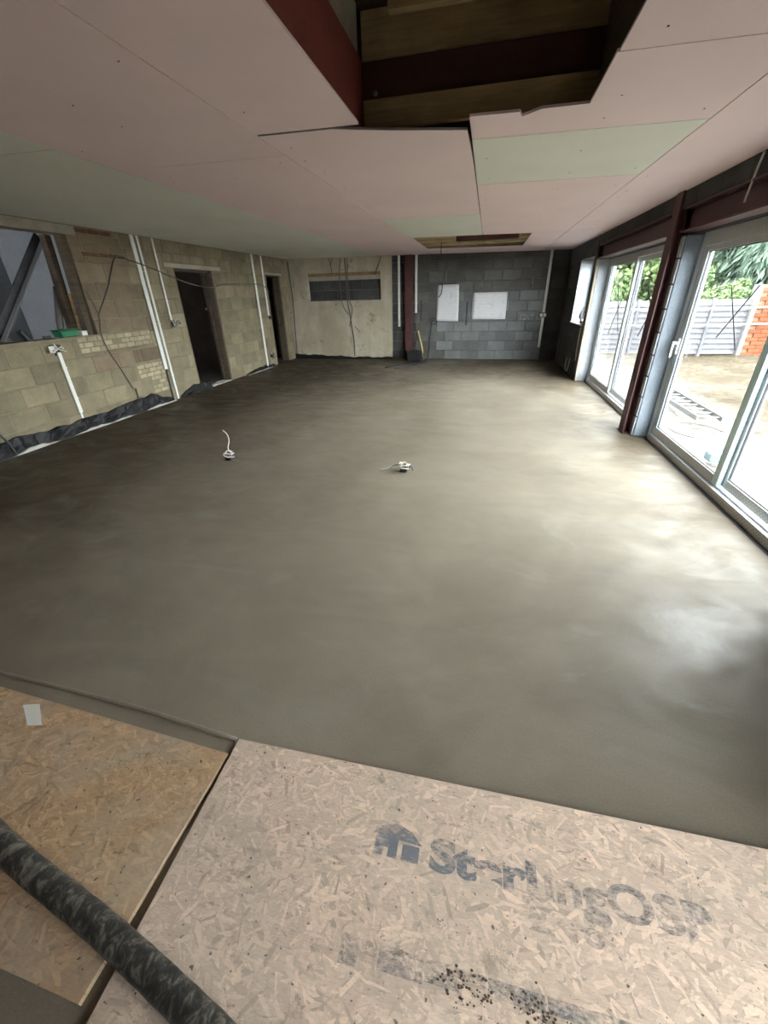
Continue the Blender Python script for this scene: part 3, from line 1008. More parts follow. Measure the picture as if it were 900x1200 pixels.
# orange brick wall beside it
e = tag(empty('brick_wall', (9.5, FY, -0.15)), 'orange brick garden wall beyond the fence end', 'wall')
inv = Matrix.Translation(-Vector(e.location))
o = boxo('wall_core', 7.01, 12.5, FY - 0.06, FY + 0.16, -0.25, 1.60, M['omortar'], e); o.matrix_parent_inverse = inv
o = boxo('end_pier', 6.89, 7.005, FY - 0.11, FY + 0.16, -0.25, 1.60, M['post'], e, 0.01); o.matrix_parent_inverse = inv
bmb = bmesh.new(); box(bmb, -0.146, 0.146, -0.02, 0.02, -0.046, 0.046, 0.004)
mb = bpy.data.meshes.new('brick'); bmb.to_mesh(mb); bmb.free(); mb.materials.append(M['orange'])
for r in range(18):
    z = -0.18 + r * 0.1
    for c in range(9):
        x = 7.16 + c * 0.3 + (0.15 if r % 2 else 0)
        o = inst('brick', mb, (x, FY - 0.075, z + 0.05), e); o.matrix_parent_inverse = inv

# ladder lying on the earth
A0, A1 = Vector((3.42, 8.7, -0.07)), Vector((3.36, 6.50, -0.07))
B0, B1 = Vector((3.08, 8.7, -0.07)), Vector((3.05, 6.52, -0.07))
e = tag(empty('ladder', (3.2, 7.6, -0.15)), 'aluminium ladder lying on the bare earth outside', 'ladder')
inv = Matrix.Translation(-Vector(e.location))
for a, b in ((A0, A1), (B0, B1)):
    bm = bmesh.new(); bar(bm, a, b, 0.025, 0.065, (0, 0, 1), 0.003)
    o = mesh_obj('side_rail', bm, M['alu'], e); o.matrix_parent_inverse = inv
for i in range(9):
    t = 0.06 + i * 0.113
    bm = bmesh.new(); tube(bm, [A0.lerp(A1, t), B0.lerp(B1, t)], 0.016, 8, False)
    o = mesh_obj('rung', bm, M['alu'], e, True); o.matrix_parent_inverse = inv
# hose loop and small blue block
pts = []
for i in range(30):
    a = i / 30 * 2 * math.pi * 1.6
    pts.append((2.86 + (0.30 + .02 * i / 30) * math.cos(a), 6.05 + 0.38 * math.sin(a), -0.115 + 0.012 * i / 30))
tag(tubeo('cable_loop', pts, 0.009, M['cable'], None, 6, True, 3), 'loop of thin hose lying on the earth near the ladder', 'hose')
bm = bmesh.new()
box(bm, 2.56, 2.70, 4.93, 5.07, -0.155, -0.055, 0.012)
tag(mesh_obj('plastic_block', bm, M['blue']), 'pale blue plastic block on the earth by the door', 'block')


# trees and shrubs
def rnd_dir():
    while True:
        v = Vector((random.uniform(-1, 1), random.uniform(-1, 1), random.uniform(-1, 1)))
        if 0.05 < v.length < 1: return v.normalized()


def tree(name, x, y, h, rx, rz0, nleaf, size, mat, label, cat, droop=0.0, clusters=26):
    e = tag(empty(name, (x, y, -0.2)), label, cat, 'greenery behind the fence')
    bm = bmesh.new()
    tube(bm, [(0, 0, -0.05), (0.05, 0.02, h * 0.4), (0.0, 0.0, h * 0.85)], 0.09, 8, True, 6, lambda t: 0.11 * (1 - 0.8 * t))
    for i in range(9):
        a = random.uniform(0, 6.28); z = h * random.uniform(0.25, 0.75)
        tube(bm, [(0, 0, z), (math.cos(a) * rx * 0.4, math.sin(a) * rx * 0.4, z + 0.2), (math.cos(a) * rx * 0.8, math.sin(a) * rx * 0.8, z + 0.25 - droop * 0.4)], 0.02, 6, True, 4)
    mesh_obj('trunk', bm, M['bark'], e, True)
    verts, faces = [], []
    cl = []
    for i in range(clusters):
        d = rnd_dir(); r = random.random() ** 0.45
        cz = rz0 + (h - rz0) * (0.5 + 0.5 * d.z * r)
        shrink = 1.0 if not droop else max(0.15, 1.15 - (cz - rz0) / (h - rz0))
        cl.append((Vector((d.x * rx * r * shrink, d.y * rx * r * shrink, cz)), random.uniform(0.25, 0.42) * rx * (0.6 + 0.4 * shrink)))
    for i in range(nleaf):
        c, cr = random.choice(cl)
        d = rnd_dir(); p = c + d * cr * random.random() ** 0.4
        s = size * random.uniform(0.6, 1.3)
        if droop:
            ax = (Vector((d.x, d.y, 0)) * 0.7 + Vector((0, 0, -droop)) + rnd_dir() * 0.35).normalized(); L, W = s * 2.2, s * 0.5
        else:
            ax = rnd_dir(); L, W = s, s * 0.6
        sd = ax.cross(rnd_dir()).normalized()
        k = len(verts)
        verts += [p - ax * L / 2, p + sd * W / 2, p + ax * L / 2, p - sd * W / 2]
        faces.append((k, k + 1, k + 2, k + 3))
    me = bpy.data.meshes.new('foliage')
    me.from_pydata([tuple(v) for v in verts], [], faces)
    me.materials.append(mat)
    o = bpy.data.objects.new('foliage', me); COL.objects.link(o); o.parent = e
    tag(o, kind='stuff')


tree('conifer', 9.4, 17.6, 7.4, 2.9, 0.0, 42000, 0.15, M['leaf2'], 'tall drooping blue-green conifer behind the orange brick wall', 'tree', 0.9, 90)
tree('leafy_tree', 7.9, 20.6, 6.0, 2.2, 0.3, 24000, 0.19, M['leaf3'], 'pale green loose tree left of the conifer', 'tree', 0, 60)
tree('shrub', 6.2, 15.5, 2.3, 1.1, 0.1, 9000, 0.13, M['leaf1'], 'bright green shrub just over the fence before the pale tree', 'shrub', 0, 30)
tree('leafy_tree', 4.7, 18.0, 5.2, 1.9, 0.2, 24000, 0.17, M['leaf1'], 'fresh green tree seen through the far glazed doors', 'tree', 0, 60)
tree('conifer', 13.4, 20.5, 7.4, 2.6, 0.0, 20000, 0.17, M['leaf2'], 'dark conifer furthest right behind the brick wall', 'tree', 0.9, 60)
for i, which in enumerate(('leftmost bush', 'second bush from the left', 'middle bush', 'second bush from the right', 'rightmost bush')):
    tree('hedge_bush', 3.0 + i * 3.9, 25.5 + 0.6 * (i % 2), 5.6 + 0.7 * ((i * 5) % 3), 2.3, -0.1, 14000, 0.28, M['leaf1'] if i % 3 else M['leaf2'], which + ' of the tall hedge furthest behind the fence', 'bush', 0, 40)

# ================================================================== ON THE WALLS
def trunking(y, z0, z1, w, label, x=LX, d=0.022, group='white cable conduits on the block wall'):
    e = tag(empty('conduit', (x, y, z0)), label, 'conduit', group)
    bm = bmesh.new()
    box(bm, 0.008, 0.008 + d, -w / 2, w / 2, 0, z1 - z0, 0.005)
    mesh_obj('channel', bm, M['white'], e)
    n = max(2, int((z1 - z0) / 0.7))
    for i in range(n):
        z = (z1 - z0) * (i + 0.5) / n
        boxo('clip', 0.006, 0.012 + d, -w / 2 - 0.004, w / 2 + 0.004, z - 0.008, z + 0.008, M['white'], e, 0.002)
    return e


trunking(6.335, 0.54, zc(LX), 0.075, 'wide white conduit running full height left of the wide doorway')
trunking(6.445, 0.0, zc(LX), 0.045, 'narrow white conduit to the floor tight beside the wide one')
trunking(6.77, 1.30, zc(LX), 0.042, 'short white conduit ending at a socket box beside the wide doorway')
trunking(9.945, 0.05, zc(LX), 0.075, 'white conduit reaching the floor between the two doorways')
trunking(10.38, 1.21, zc(LX), 0.055, 'short white conduit beside the narrow far doorway')
e = trunking(4.495, 0.245, 1.045, 0.055, 'lone short white conduit below the high opening')
boxo('tail', 0.008, 0.02, -0.012, 0.012, -0.215, -0.001, M['white'], e, 0.002)
# black cable tail under the wide conduit
bm = bmesh.new()
box(bm, LX + .006, LX + .022, 6.315, 6.345, 0.0, 0.535, 0.003)
tag(mesh_obj('cable_tail', bm, M['black']), 'black cable strip below the wide white conduit', 'cable')


def socket(name, y, z, label, wires, x=LX, s=0.075):
    e = tag(empty(name, (x, y, z)), label, 'socket box')
    bm = bmesh.new()
    t = 0.006
    d = 0.045
    box(bm, 0.006, 0.010, -s / 2, s / 2, -s / 2, s / 2)
    for a in ((-s / 2, -s / 2 + t, -s / 2, s / 2), (s / 2 - t, s / 2, -s / 2, s / 2), (-s / 2 + t, s / 2 - t, -s / 2, -s / 2 + t), (-s / 2 + t, s / 2 - t, s / 2 - t, s / 2)):
        box(bm, 0.010, d, *a)
    mesh_obj('back_box', bm, M['cable'], e)
    for i in range(wires):
        pts = [(0.012, random.uniform(-.02, .02), random.uniform(-.02, .02))]
        for k in range(4):
            pts.append((0.04 + random.uniform(0, 0.07), random.uniform(-.1, .1), random.uniform(-.08, .08)))
        tubeo('wire', pts, 0.006, random.choice([M['cable'], M['black'], M['wcable']]), e, 6)
    return e


socket('socket_box', 6.80, 1.235, 'socket box with loose cables under the short conduit by the wide doorway', 5)
socket('socket_box', 10.22, 0.26, 'low socket box with tangled cable between the doorways', 5)
socket('socket_box', 10.42, 1.165, 'socket box at the end of the far short conduit', 2)
e = socket('socket_box', 4.46, 1.085, 'white socket box atop the lone short conduit', 3, s=0.085)
boxo('cover', 0.046, 0.054, -0.10, -0.02, -0.04, 0.04, M['white'], e, 0.003)

# loose cables on the left wall
wx = LX + 0.02
tag(tubeo('loose_cable', [(wx, 5.30, 1.45), (wx, 5.62, 1.80), (wx, 5.91, 2.185), (wx + .01, 6.17, 2.165), (wx + .04, 6.6, 2.07), (wx + .03, 7.04, 1.965), (wx + .03, 7.5, 1.865), (wx + .03, 8.1, 1.815), (wx + .02, 8.7, 1.885), (wx + .04, 9.95, 1.90), (wx + .02, 10.3, 1.87), (wx + .01, 10.62, 1.72)], 0.009, M['cable'], None, 6), 'thin dark cable sagging along the block wall over both doorways', 'cable')
tag(tubeo('loose_cable', [(wx, 5.22, 1.75), (wx, 5.30, 1.45), (wx, 5.24, 1.2), (wx, 5.27, 0.98), (wx, 5.40, 0.66), (wx, 5.50, 0.38)], 0.008, M['cable'], None, 6), 'dark cable hanging down past the brick patch', 'cable')
tag(tubeo('cable_end', [(wx, 5.53, 0.15), (wx + .01, 5.54, 0.26), (wx + .02, 5.53, 0.37)], 0.01, M['black'], None, 6), 'black cable end poking up behind the membrane', 'cable')
tag(tubeo('cable_end', [(wx + .10, 3.42, 0.02), (wx + .09, 3.40, 0.18), (wx + .07, 3.36, 0.30)], 0.014, M['black'], None, 6), 'black cable stub low at the near end of the block wall', 'cable')


# black membrane turned up at the foot of the wall and the foam strip
def membrane(y0, y1, hts, label, foam):
    bm = bmesh.new()
    n = max(10, int((y1 - y0) / 0.035))
    rows = []
    for i in range(n + 1):
        y = y0 + (y1 - y0) * i / n
        t = i / n * (len(hts) - 1); k = min(int(t), len(hts) - 2); hh = hts[k] * (1 - (t - k)) + hts[k + 1] * (t - k)
        hh = max(0.02, hh + 0.03 * noise.noise(Vector((y * 5, 0, 1))) + 0.012 * noise.noise(Vector((y * 17, 0, 1))))
        row = []
        for q in range(5):
            s = q / 4
            off = 0.055 - 0.035 * s + 0.035 * noise.noise(Vector((y * 8, s * 2.5, 5))) + 0.012 * noise.noise(Vector((y * 24, s * 5, 2))) + (0.012 if q == 4 else 0)
            row.append(bm.verts.new((LX + max(0.008, off + 0.008), y, max(0.002, hh * s + 0.002))))
        # fold over at the top
        row.append(bm.verts.new((LX + 0.012, y, hh + 0.006)))
        rows.append(row)
    for a, b in zip(rows, rows[1:]):
        for q in range(5): bm.faces.new((a[q], b[q], b[q + 1], a[q + 1]))
    o = mesh_obj('membrane', bm, M['dpm'])
    sm = o.modifiers.new('thick', 'SOLIDIFY'); sm.thickness = 0.002
    tag(o, label, 'membrane', 'black membrane at the wall foot')
    if foam:
        bm = bmesh.new()
        rows = []
        for i in range(n + 1):
            y = y0 + (y1 - y0) * i / n
            hh = 0.016 + 0.05 * noise.noise(Vector((y * 2.3, 7, 0))) + 0.01 * noise.noise(Vector((y * 11, 7, 0)))
            w = 0.085 + 0.012 * noise.noise(Vector((y * 3, 2, 0)))
            rows.append([bm.verts.new((LX + w, y, 0.001)), bm.verts.new((LX + w, y, max(0.002, hh))), bm.verts.new((LX + w + 0.014, y, max(0.0015, hh - 0.008))), bm.verts.new((LX + w + 0.016, y, 0.001))])
        for a, b in zip(rows, rows[1:]):
            for q in range(3): bm.faces.new((a[q], b[q], b[q + 1], a[q + 1]))
        o2 = mesh_obj('edge_strip', bm, M['foam'])
        tag(o2, foam, 'edging strip')


membrane(2.2, 6.30, [0.12, 0.13, 0.12, 0.19, 0.14, 0.16, 0.15, 0.19, 0.21, 0.05], 'black membrane crumpled up the wall foot below the high opening', 'pale foam edging strip below the long black membrane')
membrane(6.50, 7.45, [0.02, 0.09, 0.15, 0.15, 0.13], 'black membrane curling up at the near side of the wide doorway', None)
membrane(8.85, 10.30, [0.02, 0.05, 0.075, 0.08, 0.05], 'low strip of black membrane between the two doorways', 'pale edging strip between the two doorways')
bm = bmesh.new()
for i in range(5):
    y = 7.35 + i * 0.18
    box(bm, LX - 0.10 - 0.02 * i, LX + 0.03, y, y + 0.16, 0.002, 0.02 + 0.012 * (i % 2), 0.004)
tag(mesh_obj('foam_scraps', bm, M['foam']), 'pale foam strip lying across the wide doorway threshold', 'edging strip')

# things in and on the high opening
bm = bmesh.new()
bar(bm, (LX - 0.40, 5.16, 2.40), (LX - 0.40, 3.95, 1.05), 0.10, 0.012, (1, 0, 0))
e = tag(empty('steel_strut', (0, 0, 0)), 'dark steel angle strut leaning across the high opening', 'steel strut')
o = mesh_obj('flange', bm, M['steeld'], e)
bm = bmesh.new()
bar(bm, (LX - 0.35, 5.195, 2.375), (LX - 0.35, 3.985, 1.025), 0.012, 0.08, (1, 0, 0))
mesh_obj('flange', bm, M['alu'], e)
for (y0, y1, w, xo, lab) in ((5.17, 5.10, 0.085, -0.06, 'front dark timber stud at the side of the high opening'), (5.135, 5.06, 0.09, -0.26, 'rear dark timber stud deep in the high opening')):
    bm = bmesh.new()
    bar(bm, (LX + xo, y0, 2.398), (LX + xo, y1, 1.202), 0.10, w, (0, 1, 0), 0.005)
    tag(mesh_obj('timber_stud', bm, M['timberd']), lab, 'timber')
bm = bmesh.new()
bar(bm, (LX - 0.16, 5.13, 1.72), (LX - 0.16, 5.105, 1.202), 0.05, 0.05, (0, 1, 0), 0.004)
tag(mesh_obj('timber_offcut', bm, M['timber']), 'short timber offcut nailed between the studs', 'timber')
tag(tubeo('plastic_pipe', [(LX - .36, 4.90, 1.0), (LX - .36, 5.0, 1.4), (LX - .36, 5.13, 1.80)], 0.042, M['cable'], None, 12, False), 'grey upright pipe standing behind the high opening', 'pipe')
# small items on the ledge
e = tag(empty('tool_tray', (LX - .09, 4.80, 1.20)), 'green plastic tool tray on the ledge', 'tray')
bm = bmesh.new()
vs = box(bm, -0.07, 0.07, -0.13, 0.11, 0.0, 0.085, 0.01)
for v in bm.verts:
    if v.co.z > 0.05: v.co.y *= 1.2; v.co.x *= 1.1
mesh_obj('body', bm, M['greenp'], e)
boxo('rim', -0.085, 0.085, -0.165, 0.14, 0.086, 0.096, M['greenp'], e, 0.004)
e = tag(empty('white_box', (LX - .06, 5.005, 1.20)), 'small white box beside the green tray', 'box')
boxo('body', -0.05, 0.05, -0.045, 0.05, 0.001, 0.05, M['white'], e, 0.006)
boxo('lid', -0.054, 0.054, -0.048, 0.054, 0.051, 0.062, M['white'], e, 0.004)
e = tag(empty('leaning_tool', (LX - .08, 4.22, 1.20)), 'black leaning tool on the ledge below the steel strut', 'tool')
bm = bmesh.new(); bar(bm, (0, -0.03, 0.122), (0, 0.03, 0.012), 0.05, 0.045, (0, 1, 0), 0.006); mesh_obj('body', bm, M['black'], e)
boxo('foot', -0.04, 0.04, 0.0, 0.08, 0.001, 0.014, M['black'], e, 0.003)
e = tag(empty('hand_tool', (LX - .08, 4.55, 1.20)), 'small dark trowel lying on the ledge', 'tool')
boxo('handle', -0.015, 0.015, -0.10, 0.0, 0.012, 0.04, M['black'], e, 0.006)
bm = bmesh.new(); prism(bm, [(-0.04, 0.0), (0.04, 0.0), (0.0, 0.12)], lambda x, y: 0.002, lambda x, y: 0.008); mesh_obj('blade', bm, M['alu'], e)
e = tag(empty('cable_clump', (LX - .08, 4.02, 1.20)), 'small tangle of dark wire at the left end of the ledge', 'cable')
for i in range(3):
    pts = [(random.uniform(-.04, .04), random.uniform(-.09, .09), 0.012 + random.uniform(0, 0.04)) for k in range(5)]
    tubeo('wire', pts, 0.008, M['cable'], e, 6)
tag(tubeo('hanging_wire', [(-7.55, 4.9, 2.2), (-7.55, 5.02, 1.6), (-7.55, 5.2, 1.1)], 0.012, M['black'], None, 6), 'thin wire hanging on the dim wall behind the opening', 'cable')
# items inside the wide doorway
tag(tubeo('hanging_flex', [(-6.62, 9.5, 2.9), (-6.6, 9.5, 2.2), (-6.58, 9.5, 1.44)], 0.012, M['cable'], None, 6), 'flex hanging in the dark room behind the wide doorway', 'cable')
bm = bmesh.new()
bmesh.ops.create_icosphere(bm, subdivisions=2, radius=0.03, matrix=Matrix.Translation((-6.58, 9.5, 1.405)))
tag(mesh_obj('lamp_holder', bm, M['white'], None, True), 'pale lamp holder at the end of the hanging flex', 'lamp')
pts = [(-6.45 + 0.12 * math.cos(i / 20 * 12.56), 9.56, 0.98 + 0.12 * math.sin(i / 20 * 12.56)) for i in range(21)]
tag(tubeo('cable_coil', pts, 0.02, M['black'], None, 6, True, 2), 'coil of black cable on the dark inner wall', 'cable')

# ---- far wall
def conduit_back(x, z0, z1, w, label, tilt=0.0):
    e = tag(empty('conduit', (x, BY, z0)), label, 'conduit', 'white conduits on the far wall')
    bm = bmesh.new()
    box(bm, -w / 2, w / 2, -0.035, -0.010, 0, z1 - z0, 0.005)
    mesh_obj('channel', bm, M['white'], e)
    for i in range(3):
        z = (z1 - z0) * (i + 0.5) / 3
        boxo('clip', -w / 2 - .004, w / 2 + .004, -0.038, -0.008, z - .01, z + .01, M['white'], e, 0.002)
    return e


conduit_back(-2.305, 0.83, zc(-2.3), 0.06, 'white conduit left of the red post on the far wall')
conduit_back(-1.855, 1.16, zc(-1.85), 0.06, 'shorter white conduit right of the red post on the far wall')
e = conduit_back(1.355, 0.31, zc(1.35), 0.06, 'long white conduit in the right corner of the far wall')
e = tag(empty('double_socket', (1.345, BY, 1.06)), 'white double switch box halfway up the right corner conduit', 'socket box')
for s in (-0.042, 0.042):
    boxo('switch', s - 0.034, s + 0.034, -0.075, -0.04, -0.04, 0.04, M['white'], e, 0.006)
boxo('back_plate', -0.10, 0.10, -0.0399, -0.036, -0.055, 0.055, M['black'], e, 0.002)


def sheet(name, corners, mat, label):
    (x0, z0), (x1, z1), (x2, z2), (x3, z3) = corners
    bm = bmesh.new()
    n = 10
    g = {}
    for i in range(n + 1):
        for j in range(n + 1):
            s, t = i / n, j / n
            x = (x0 * (1 - s) + x1 * s) * (1 - t) + (x3 * (1 - s) + x2 * s) * t
            z = (z0 * (1 - s) + z1 * s) * (1 - t) + (z3 * (1 - s) + z2 * s) * t
            g[i, j] = bm.verts.new((x, BY - 0.014 - 0.006 * abs(noise.noise(Vector((x * 3, z * 3, 2)))), z))
    for i in range(n):
        for j in range(n): bm.faces.new((g[i, j], g[i + 1, j], g[i + 1, j + 1], g[i, j + 1]))
    o = mesh_obj(name, bm, mat, None, True)
    m = o.modifiers.new('thick', 'SOLIDIFY'); m.thickness = 0.0008
    tag(o, label, 'paper', 'drawings on the far wall')


sheet('drawing_sheet', [(-1.315, 0.955), (-0.735, 0.935), (-0.762, 1.795), (-1.300, 1.79)], M['paper1'], 'tall white drawing sheet pinned to the grey block wall')
sheet('drawing_sheet', [(-0.41, 0.985), (0.45, 0.975), (0.443, 1.595), (-0.411, 1.595)], M['paper2'], 'wide white drawing sheet pinned right of the tall one')


def text_mesh(txt, size, extr=0.0, bold=0.0):
    cu = bpy.data.curves.new('lettering', 'FONT')
    cu.body = txt; cu.size = size; cu.offset = bold
    o = bpy.data.objects.new('lettering', cu)
    COL.objects.link(o)
    dg = bpy.context.evaluated_depsgraph_get()
    me = bpy.data.meshes.new_from_object(o.evaluated_get(dg))
    bpy.data.objects.remove(o)
    return me


me = text_mesh('1245', 0.18, 0, 0.0)
me.materials.append(M['chalk'])
o = bpy.data.objects.new('chalk_number', me); COL.objects.link(o)
o.rotation_euler = (math.pi / 2, 0, 0); o.location = (0.78, BY - 0.009, 0.96); o.parent = wall_back
for (x, z, L) in ((-0.21, 1.63, 0.22), (1.0, 1.72, 0.14)):
    boxo('chalk_mark', x - .008, x + .008, BY - 0.0095, BY - 0.0085, z, z + L, M['chalk'], wall_back)
# cables on the cream plaster
py = BY - 0.055
for i, (pts, r, lab) in enumerate((
        ([(-3.735, py, 2.47), (-3.725, py, 2.1), (-3.72, py, 1.5), (-3.68, py, 1.2), (-3.64, py, 0.85), (-3.60, py, 0.5), (-3.60, py, 0.08)], 0.016, 'thick dark cable dropping to the floor down the cream plaster'),
        ([(-3.66, py, 2.47), (-3.68, py, 2.1), (-3.66, py, 1.5), (-3.60, py, 1.3), (-3.65, py, 1.05), (-3.70, py, 0.85)], 0.011, 'dark cable beside the thick one over the infilled hole'),
        ([(-3.84, py, 2.47), (-3.90, py, 2.15), (-3.89, py, 1.6), (-3.85, py, 1.35), (-3.72, py, 1.15)], 0.011, 'leftmost dark cable over the infilled hole'),
        ([(-2.77, py, 2.47), (-2.82, py, 2.33), (-2.94, py, 2.08)], 0.014, 'short slanting cable at the upper right of the infilled hole'),
        ([(-4.17, py, 2.47), (-4.13, py, 2.38), (-4.11, py, 2.13)], 0.011, 'short cable above the left part of the infilled hole'),
        ([(-4.06, py, 2.47), (-4.09, py, 2.40), (-4.15, py, 2.33)], 0.009, 'small forked cable end above the infilled hole'),
        ([(-3.56, py, 0.86), (-3.47, py, 0.76), (-3.40, py, 0.70)], 0.009, 'stray cable end on the lower cream plaster'))):
    tag(tubeo('wall_cable', pts, r, M['cable'], None, 6), lab, 'cable')
tag(tubeo('corner_cable', [(-5.33, py - .02, 2.45), (-5.30, py - .02, 1.6), (-5.33, py - .02, 0.8), (-5.36, py - .02, 0.12)], 0.016, M['cable'], None, 6), 'dark cable down the left corner of the far wall', 'cable')
# dangling wire and cable behind the tall drawing
tag(tubeo('hanging_wire', [(-1.02, 9.6, 2.58), (-1.02, 9.6, 2.40), (-1.02, 9.61, 2.24)], 0.008, M['black'], None, 6), 'black wire dangling from the far ceiling hole', 'cable')
tag(tubeo('wall_cable', [(-1.06, BY - .02, 2.45), (-1.10, BY - .03, 2.15), (-1.17, BY - .03, 1.82), (-1.2, BY - .035, 1.6), (-1.28, BY - .035, 1.5)], 0.012, M['cable'], None, 6), 'dark cable running down to the tall drawing sheet', 'cable')
# slot lines chased in the grey wall
for (x, z0, z1) in ((-1.72, 0.95, 1.45), (-0.53, 0.85, 1.40)):
    boxo('chased_slot', x - .022, x + .022, BY - 0.0095, BY - 0.006, z0, z1, M['darkmortar'], wall_back)

# floor cables by the red post
tag(tubeo('floor_cable', [(-1.36, BY - .03, 0.98), (-1.42, BY - .10, 0.92), (-1.44, BY - .2, 0.6), (-1.45, BY - .35, 0.25), (-1.46, BY - .7, 0.05), (-1.6, 10.75, 0.015), (-1.85, 10.35, 0.013), (-2.1, 10.1, 0.012)], 0.016, M['black'], None, 8), 'black cable from the tall drawing down onto the screed', 'cable')
tag(tubeo('floor_cable', [(-1.76, BY - .06, 0.66), (-1.68, BY - .2, 0.45), (-1.58, BY - .45, 0.18), (-1.60, BY - .75, 0.04), (-1.8, 10.7, 0.012), (-2.1, 10.4, 0.012), (-2.35, 10.1, 0.012)], 0.013, M['black'], None, 8), 'second black cable curling across the screed by the red post', 'cable')
tag(tubeo('yellow_cable', [(-1.78, BY - .10, 0.73), (-1.72, BY - .16, 0.55), (-1.62, BY - .36, 0.28), (-1.57, BY - .50, 0.06)], 0.02, M['ycable'], None, 8), 'pale yellow cable end sticking up by the red post', 'cable')
bm = bmesh.new()
tube(bm, [(-1.38 + 0.07 * math.cos(a / 12 * 6.28), BY - 0.05, 0.95 + 0.08 * math.sin(a / 12 * 6.28)) for a in range(13)], 0.012, 6, True, 3)
tag(mesh_obj('cable_loop', bm, M['black'], None, True), 'small loop of black cable at the tall drawing corner', 'cable')
# dark tub at the foot of the red post
e = tag(empty('black_tub', (-1.83, BY - 0.33, 0)), 'dark plastic tub at the foot of the red post', 'tub')
bm = bmesh.new()
vs = box(bm, -0.20, 0.20, -0.15, 0.15, 0.0, 0.26, 0.02)
top = [f for f in bm.faces if f.normal.z > 0.9]
for v in bm.verts:
    if v.co.z < 0.1: v.co.x *= 0.86; v.co.y *= 0.86
bmesh.ops.inset_region(bm, faces=top, thickness=0.018)
for f in top:
    for v in f.verts: v.co.z -= 0.2
mesh_obj('body', bm, M['black'], e)
bm = bmesh.new(); tube(bm, [(-0.2, -0.1, 0.24), (-0.05, -0.17, 0.33), (0.08, -0.17, 0.33), (0.2, -0.1, 0.24)], 0.007, 6); mesh_obj('handle', bm, M['cable'], e, True)

# ---- right wall odds and ends
tag(boxo('timber_batten', RX - 0.03, RX - 0.007, 8.925, 8.985, 0.05, zc(RX) - 0.002, M['greyd'], None, 0.003), 'grey-brown upright batten between the small window and the far doors', 'timber')
e = tag(empty('crumpled_rag', (RX, 9.15, 0.99)), 'crumpled white rag with dark cable on the small window ledge', 'rag')
bm = bmesh.new()
bmesh.ops.create_icosphere(bm, subdivisions=3, radius=0.09)
for v in bm.verts:
    v.co = Vector((v.co.x * 0.9, v.co.y * 1.5, v.co.z * 0.55)) * (1 + 0.55 * noise.noise(v.co * 22)) + Vector((0.06, 0.12, 0.055))
    v.co.z = max(v.co.z, 0.005)
mesh_obj('cloth', bm, M['wcable'], e)
for i in range(4):
    tubeo('wire', [(-0.02 + .02 * i, 0.0, 0.05), (-0.05, 0.02 + .05 * i, 0.14), (-0.03, -0.05, 0.16 + .05 * i), (-0.02, -0.08 + .02 * i, 0.24)], 0.008, M['cable'], e, 6)
tag(tubeo('wall_cable', [(RX - .02, 9.12, 0.95), (RX - .025, 9.10, 0.6), (RX - .02, 9.06, 0.35)], 0.011, M['wcable'], None, 6), 'pale cable hanging below the small window', 'cable')
tag(tubeo('wall_cable', [(RX - .03, 9.95, 0.30), (RX - .07, 9.75, 0.12), (RX - .06, 9.55, 0.08), (RX - .05, 9.5, 0.22), (RX - .03, 9.6, 0.33)], 0.010, M['wcable'], None, 6), 'thin pale cable loop low on the dark corner wall', 'cable')
tag(tubeo('hanging_wire', [(RX - .015, 4.13, 2.42), (RX - .02, 4.15, 2.3), (RX - .015, 4.19, 2.14)], 0.008, M['wcable'], None, 6), 'short pale wire hanging over the near steel beam', 'cable')

# ================================================================== ON THE FLOOR
# floor box with white cable, two of them
def floor_outlet(x, y, tail, label, rot):
    e = tag(empty('floor_cable_outlet', (x, y, 0)), label, 'floor outlet', 'cable outlets in the screed')
    e.rotation_euler = (0, 0, rot)
    bm = bmesh.new()
    box(bm, -0.035, 0.035, -0.035, 0.035, 0.0, 0.035, 0.004)
    mesh_obj('black_box', bm, M['black'], e)
    pts = []
    for i in range(26):
        a = i / 26 * 2 * math.pi * 2.3
        pts.append((0.05 * math.cos(a) + random.uniform(-.012, .012), 0.045 * math.sin(a) + random.uniform(-.01, .01), 0.035 + 0.045 * (0.5 + 0.5 * math.sin(a * 0.7)) + random.uniform(-.006, .012)))
    tubeo('cable_coil', pts, 0.0065, M['wcable'], e, 6, True, 3)
    tubeo('cable_tail', [pts[-1]] + tail, 0.006, M['wcable'], e, 6)
    tubeo('wire', [(0.03, 0.0, 0.03), (0.07, 0.02, 0.05), (0.09, 0.01, 0.012)], 0.005, M['black'], e, 6)


floor_outlet(-2.70, 3.75, [(-0.01, 0.03, 0.12), (0.0, 0.06, 0.20), (-0.02, 0.08, 0.27), (-0.07, 0.09, 0.31)], 'left cable outlet with a white cable standing up from the screed', 0)
floor_outlet(-0.70, 3.74, [(-0.06, 0.03, 0.06), (-0.12, 0.02, 0.05), (-0.18, -0.005, 0.02), (-0.25, -0.01, 0.008)], 'right cable outlet with a white cable trailing flat on the screed', 0)

# OSB boards
def board(name, poly, z, mat, label):
    bm = bmesh.new()
    prism(bm, poly, lambda x, y: z, lambda x, y: z + 0.018)
    o = mesh_obj(name, bm, mat)
    tag(o, label, 'board', 'boards laid over the screed edge')
    return o


ob_r = board('osb_board', [(-0.842, 0.838), (-0.815, -0.30), (1.60, -0.33), (1.62, 0.872)], 0.0005, M['osb'], 'large pale strand board with faded blue print')
ob_l = board('osb_board', [(-3.05, 0.875), (-3.07, 0.165), (-0.872, 0.122), (-0.853, 0.775)], 0.0005, M['osb2'], 'tan strand board under the black hose')


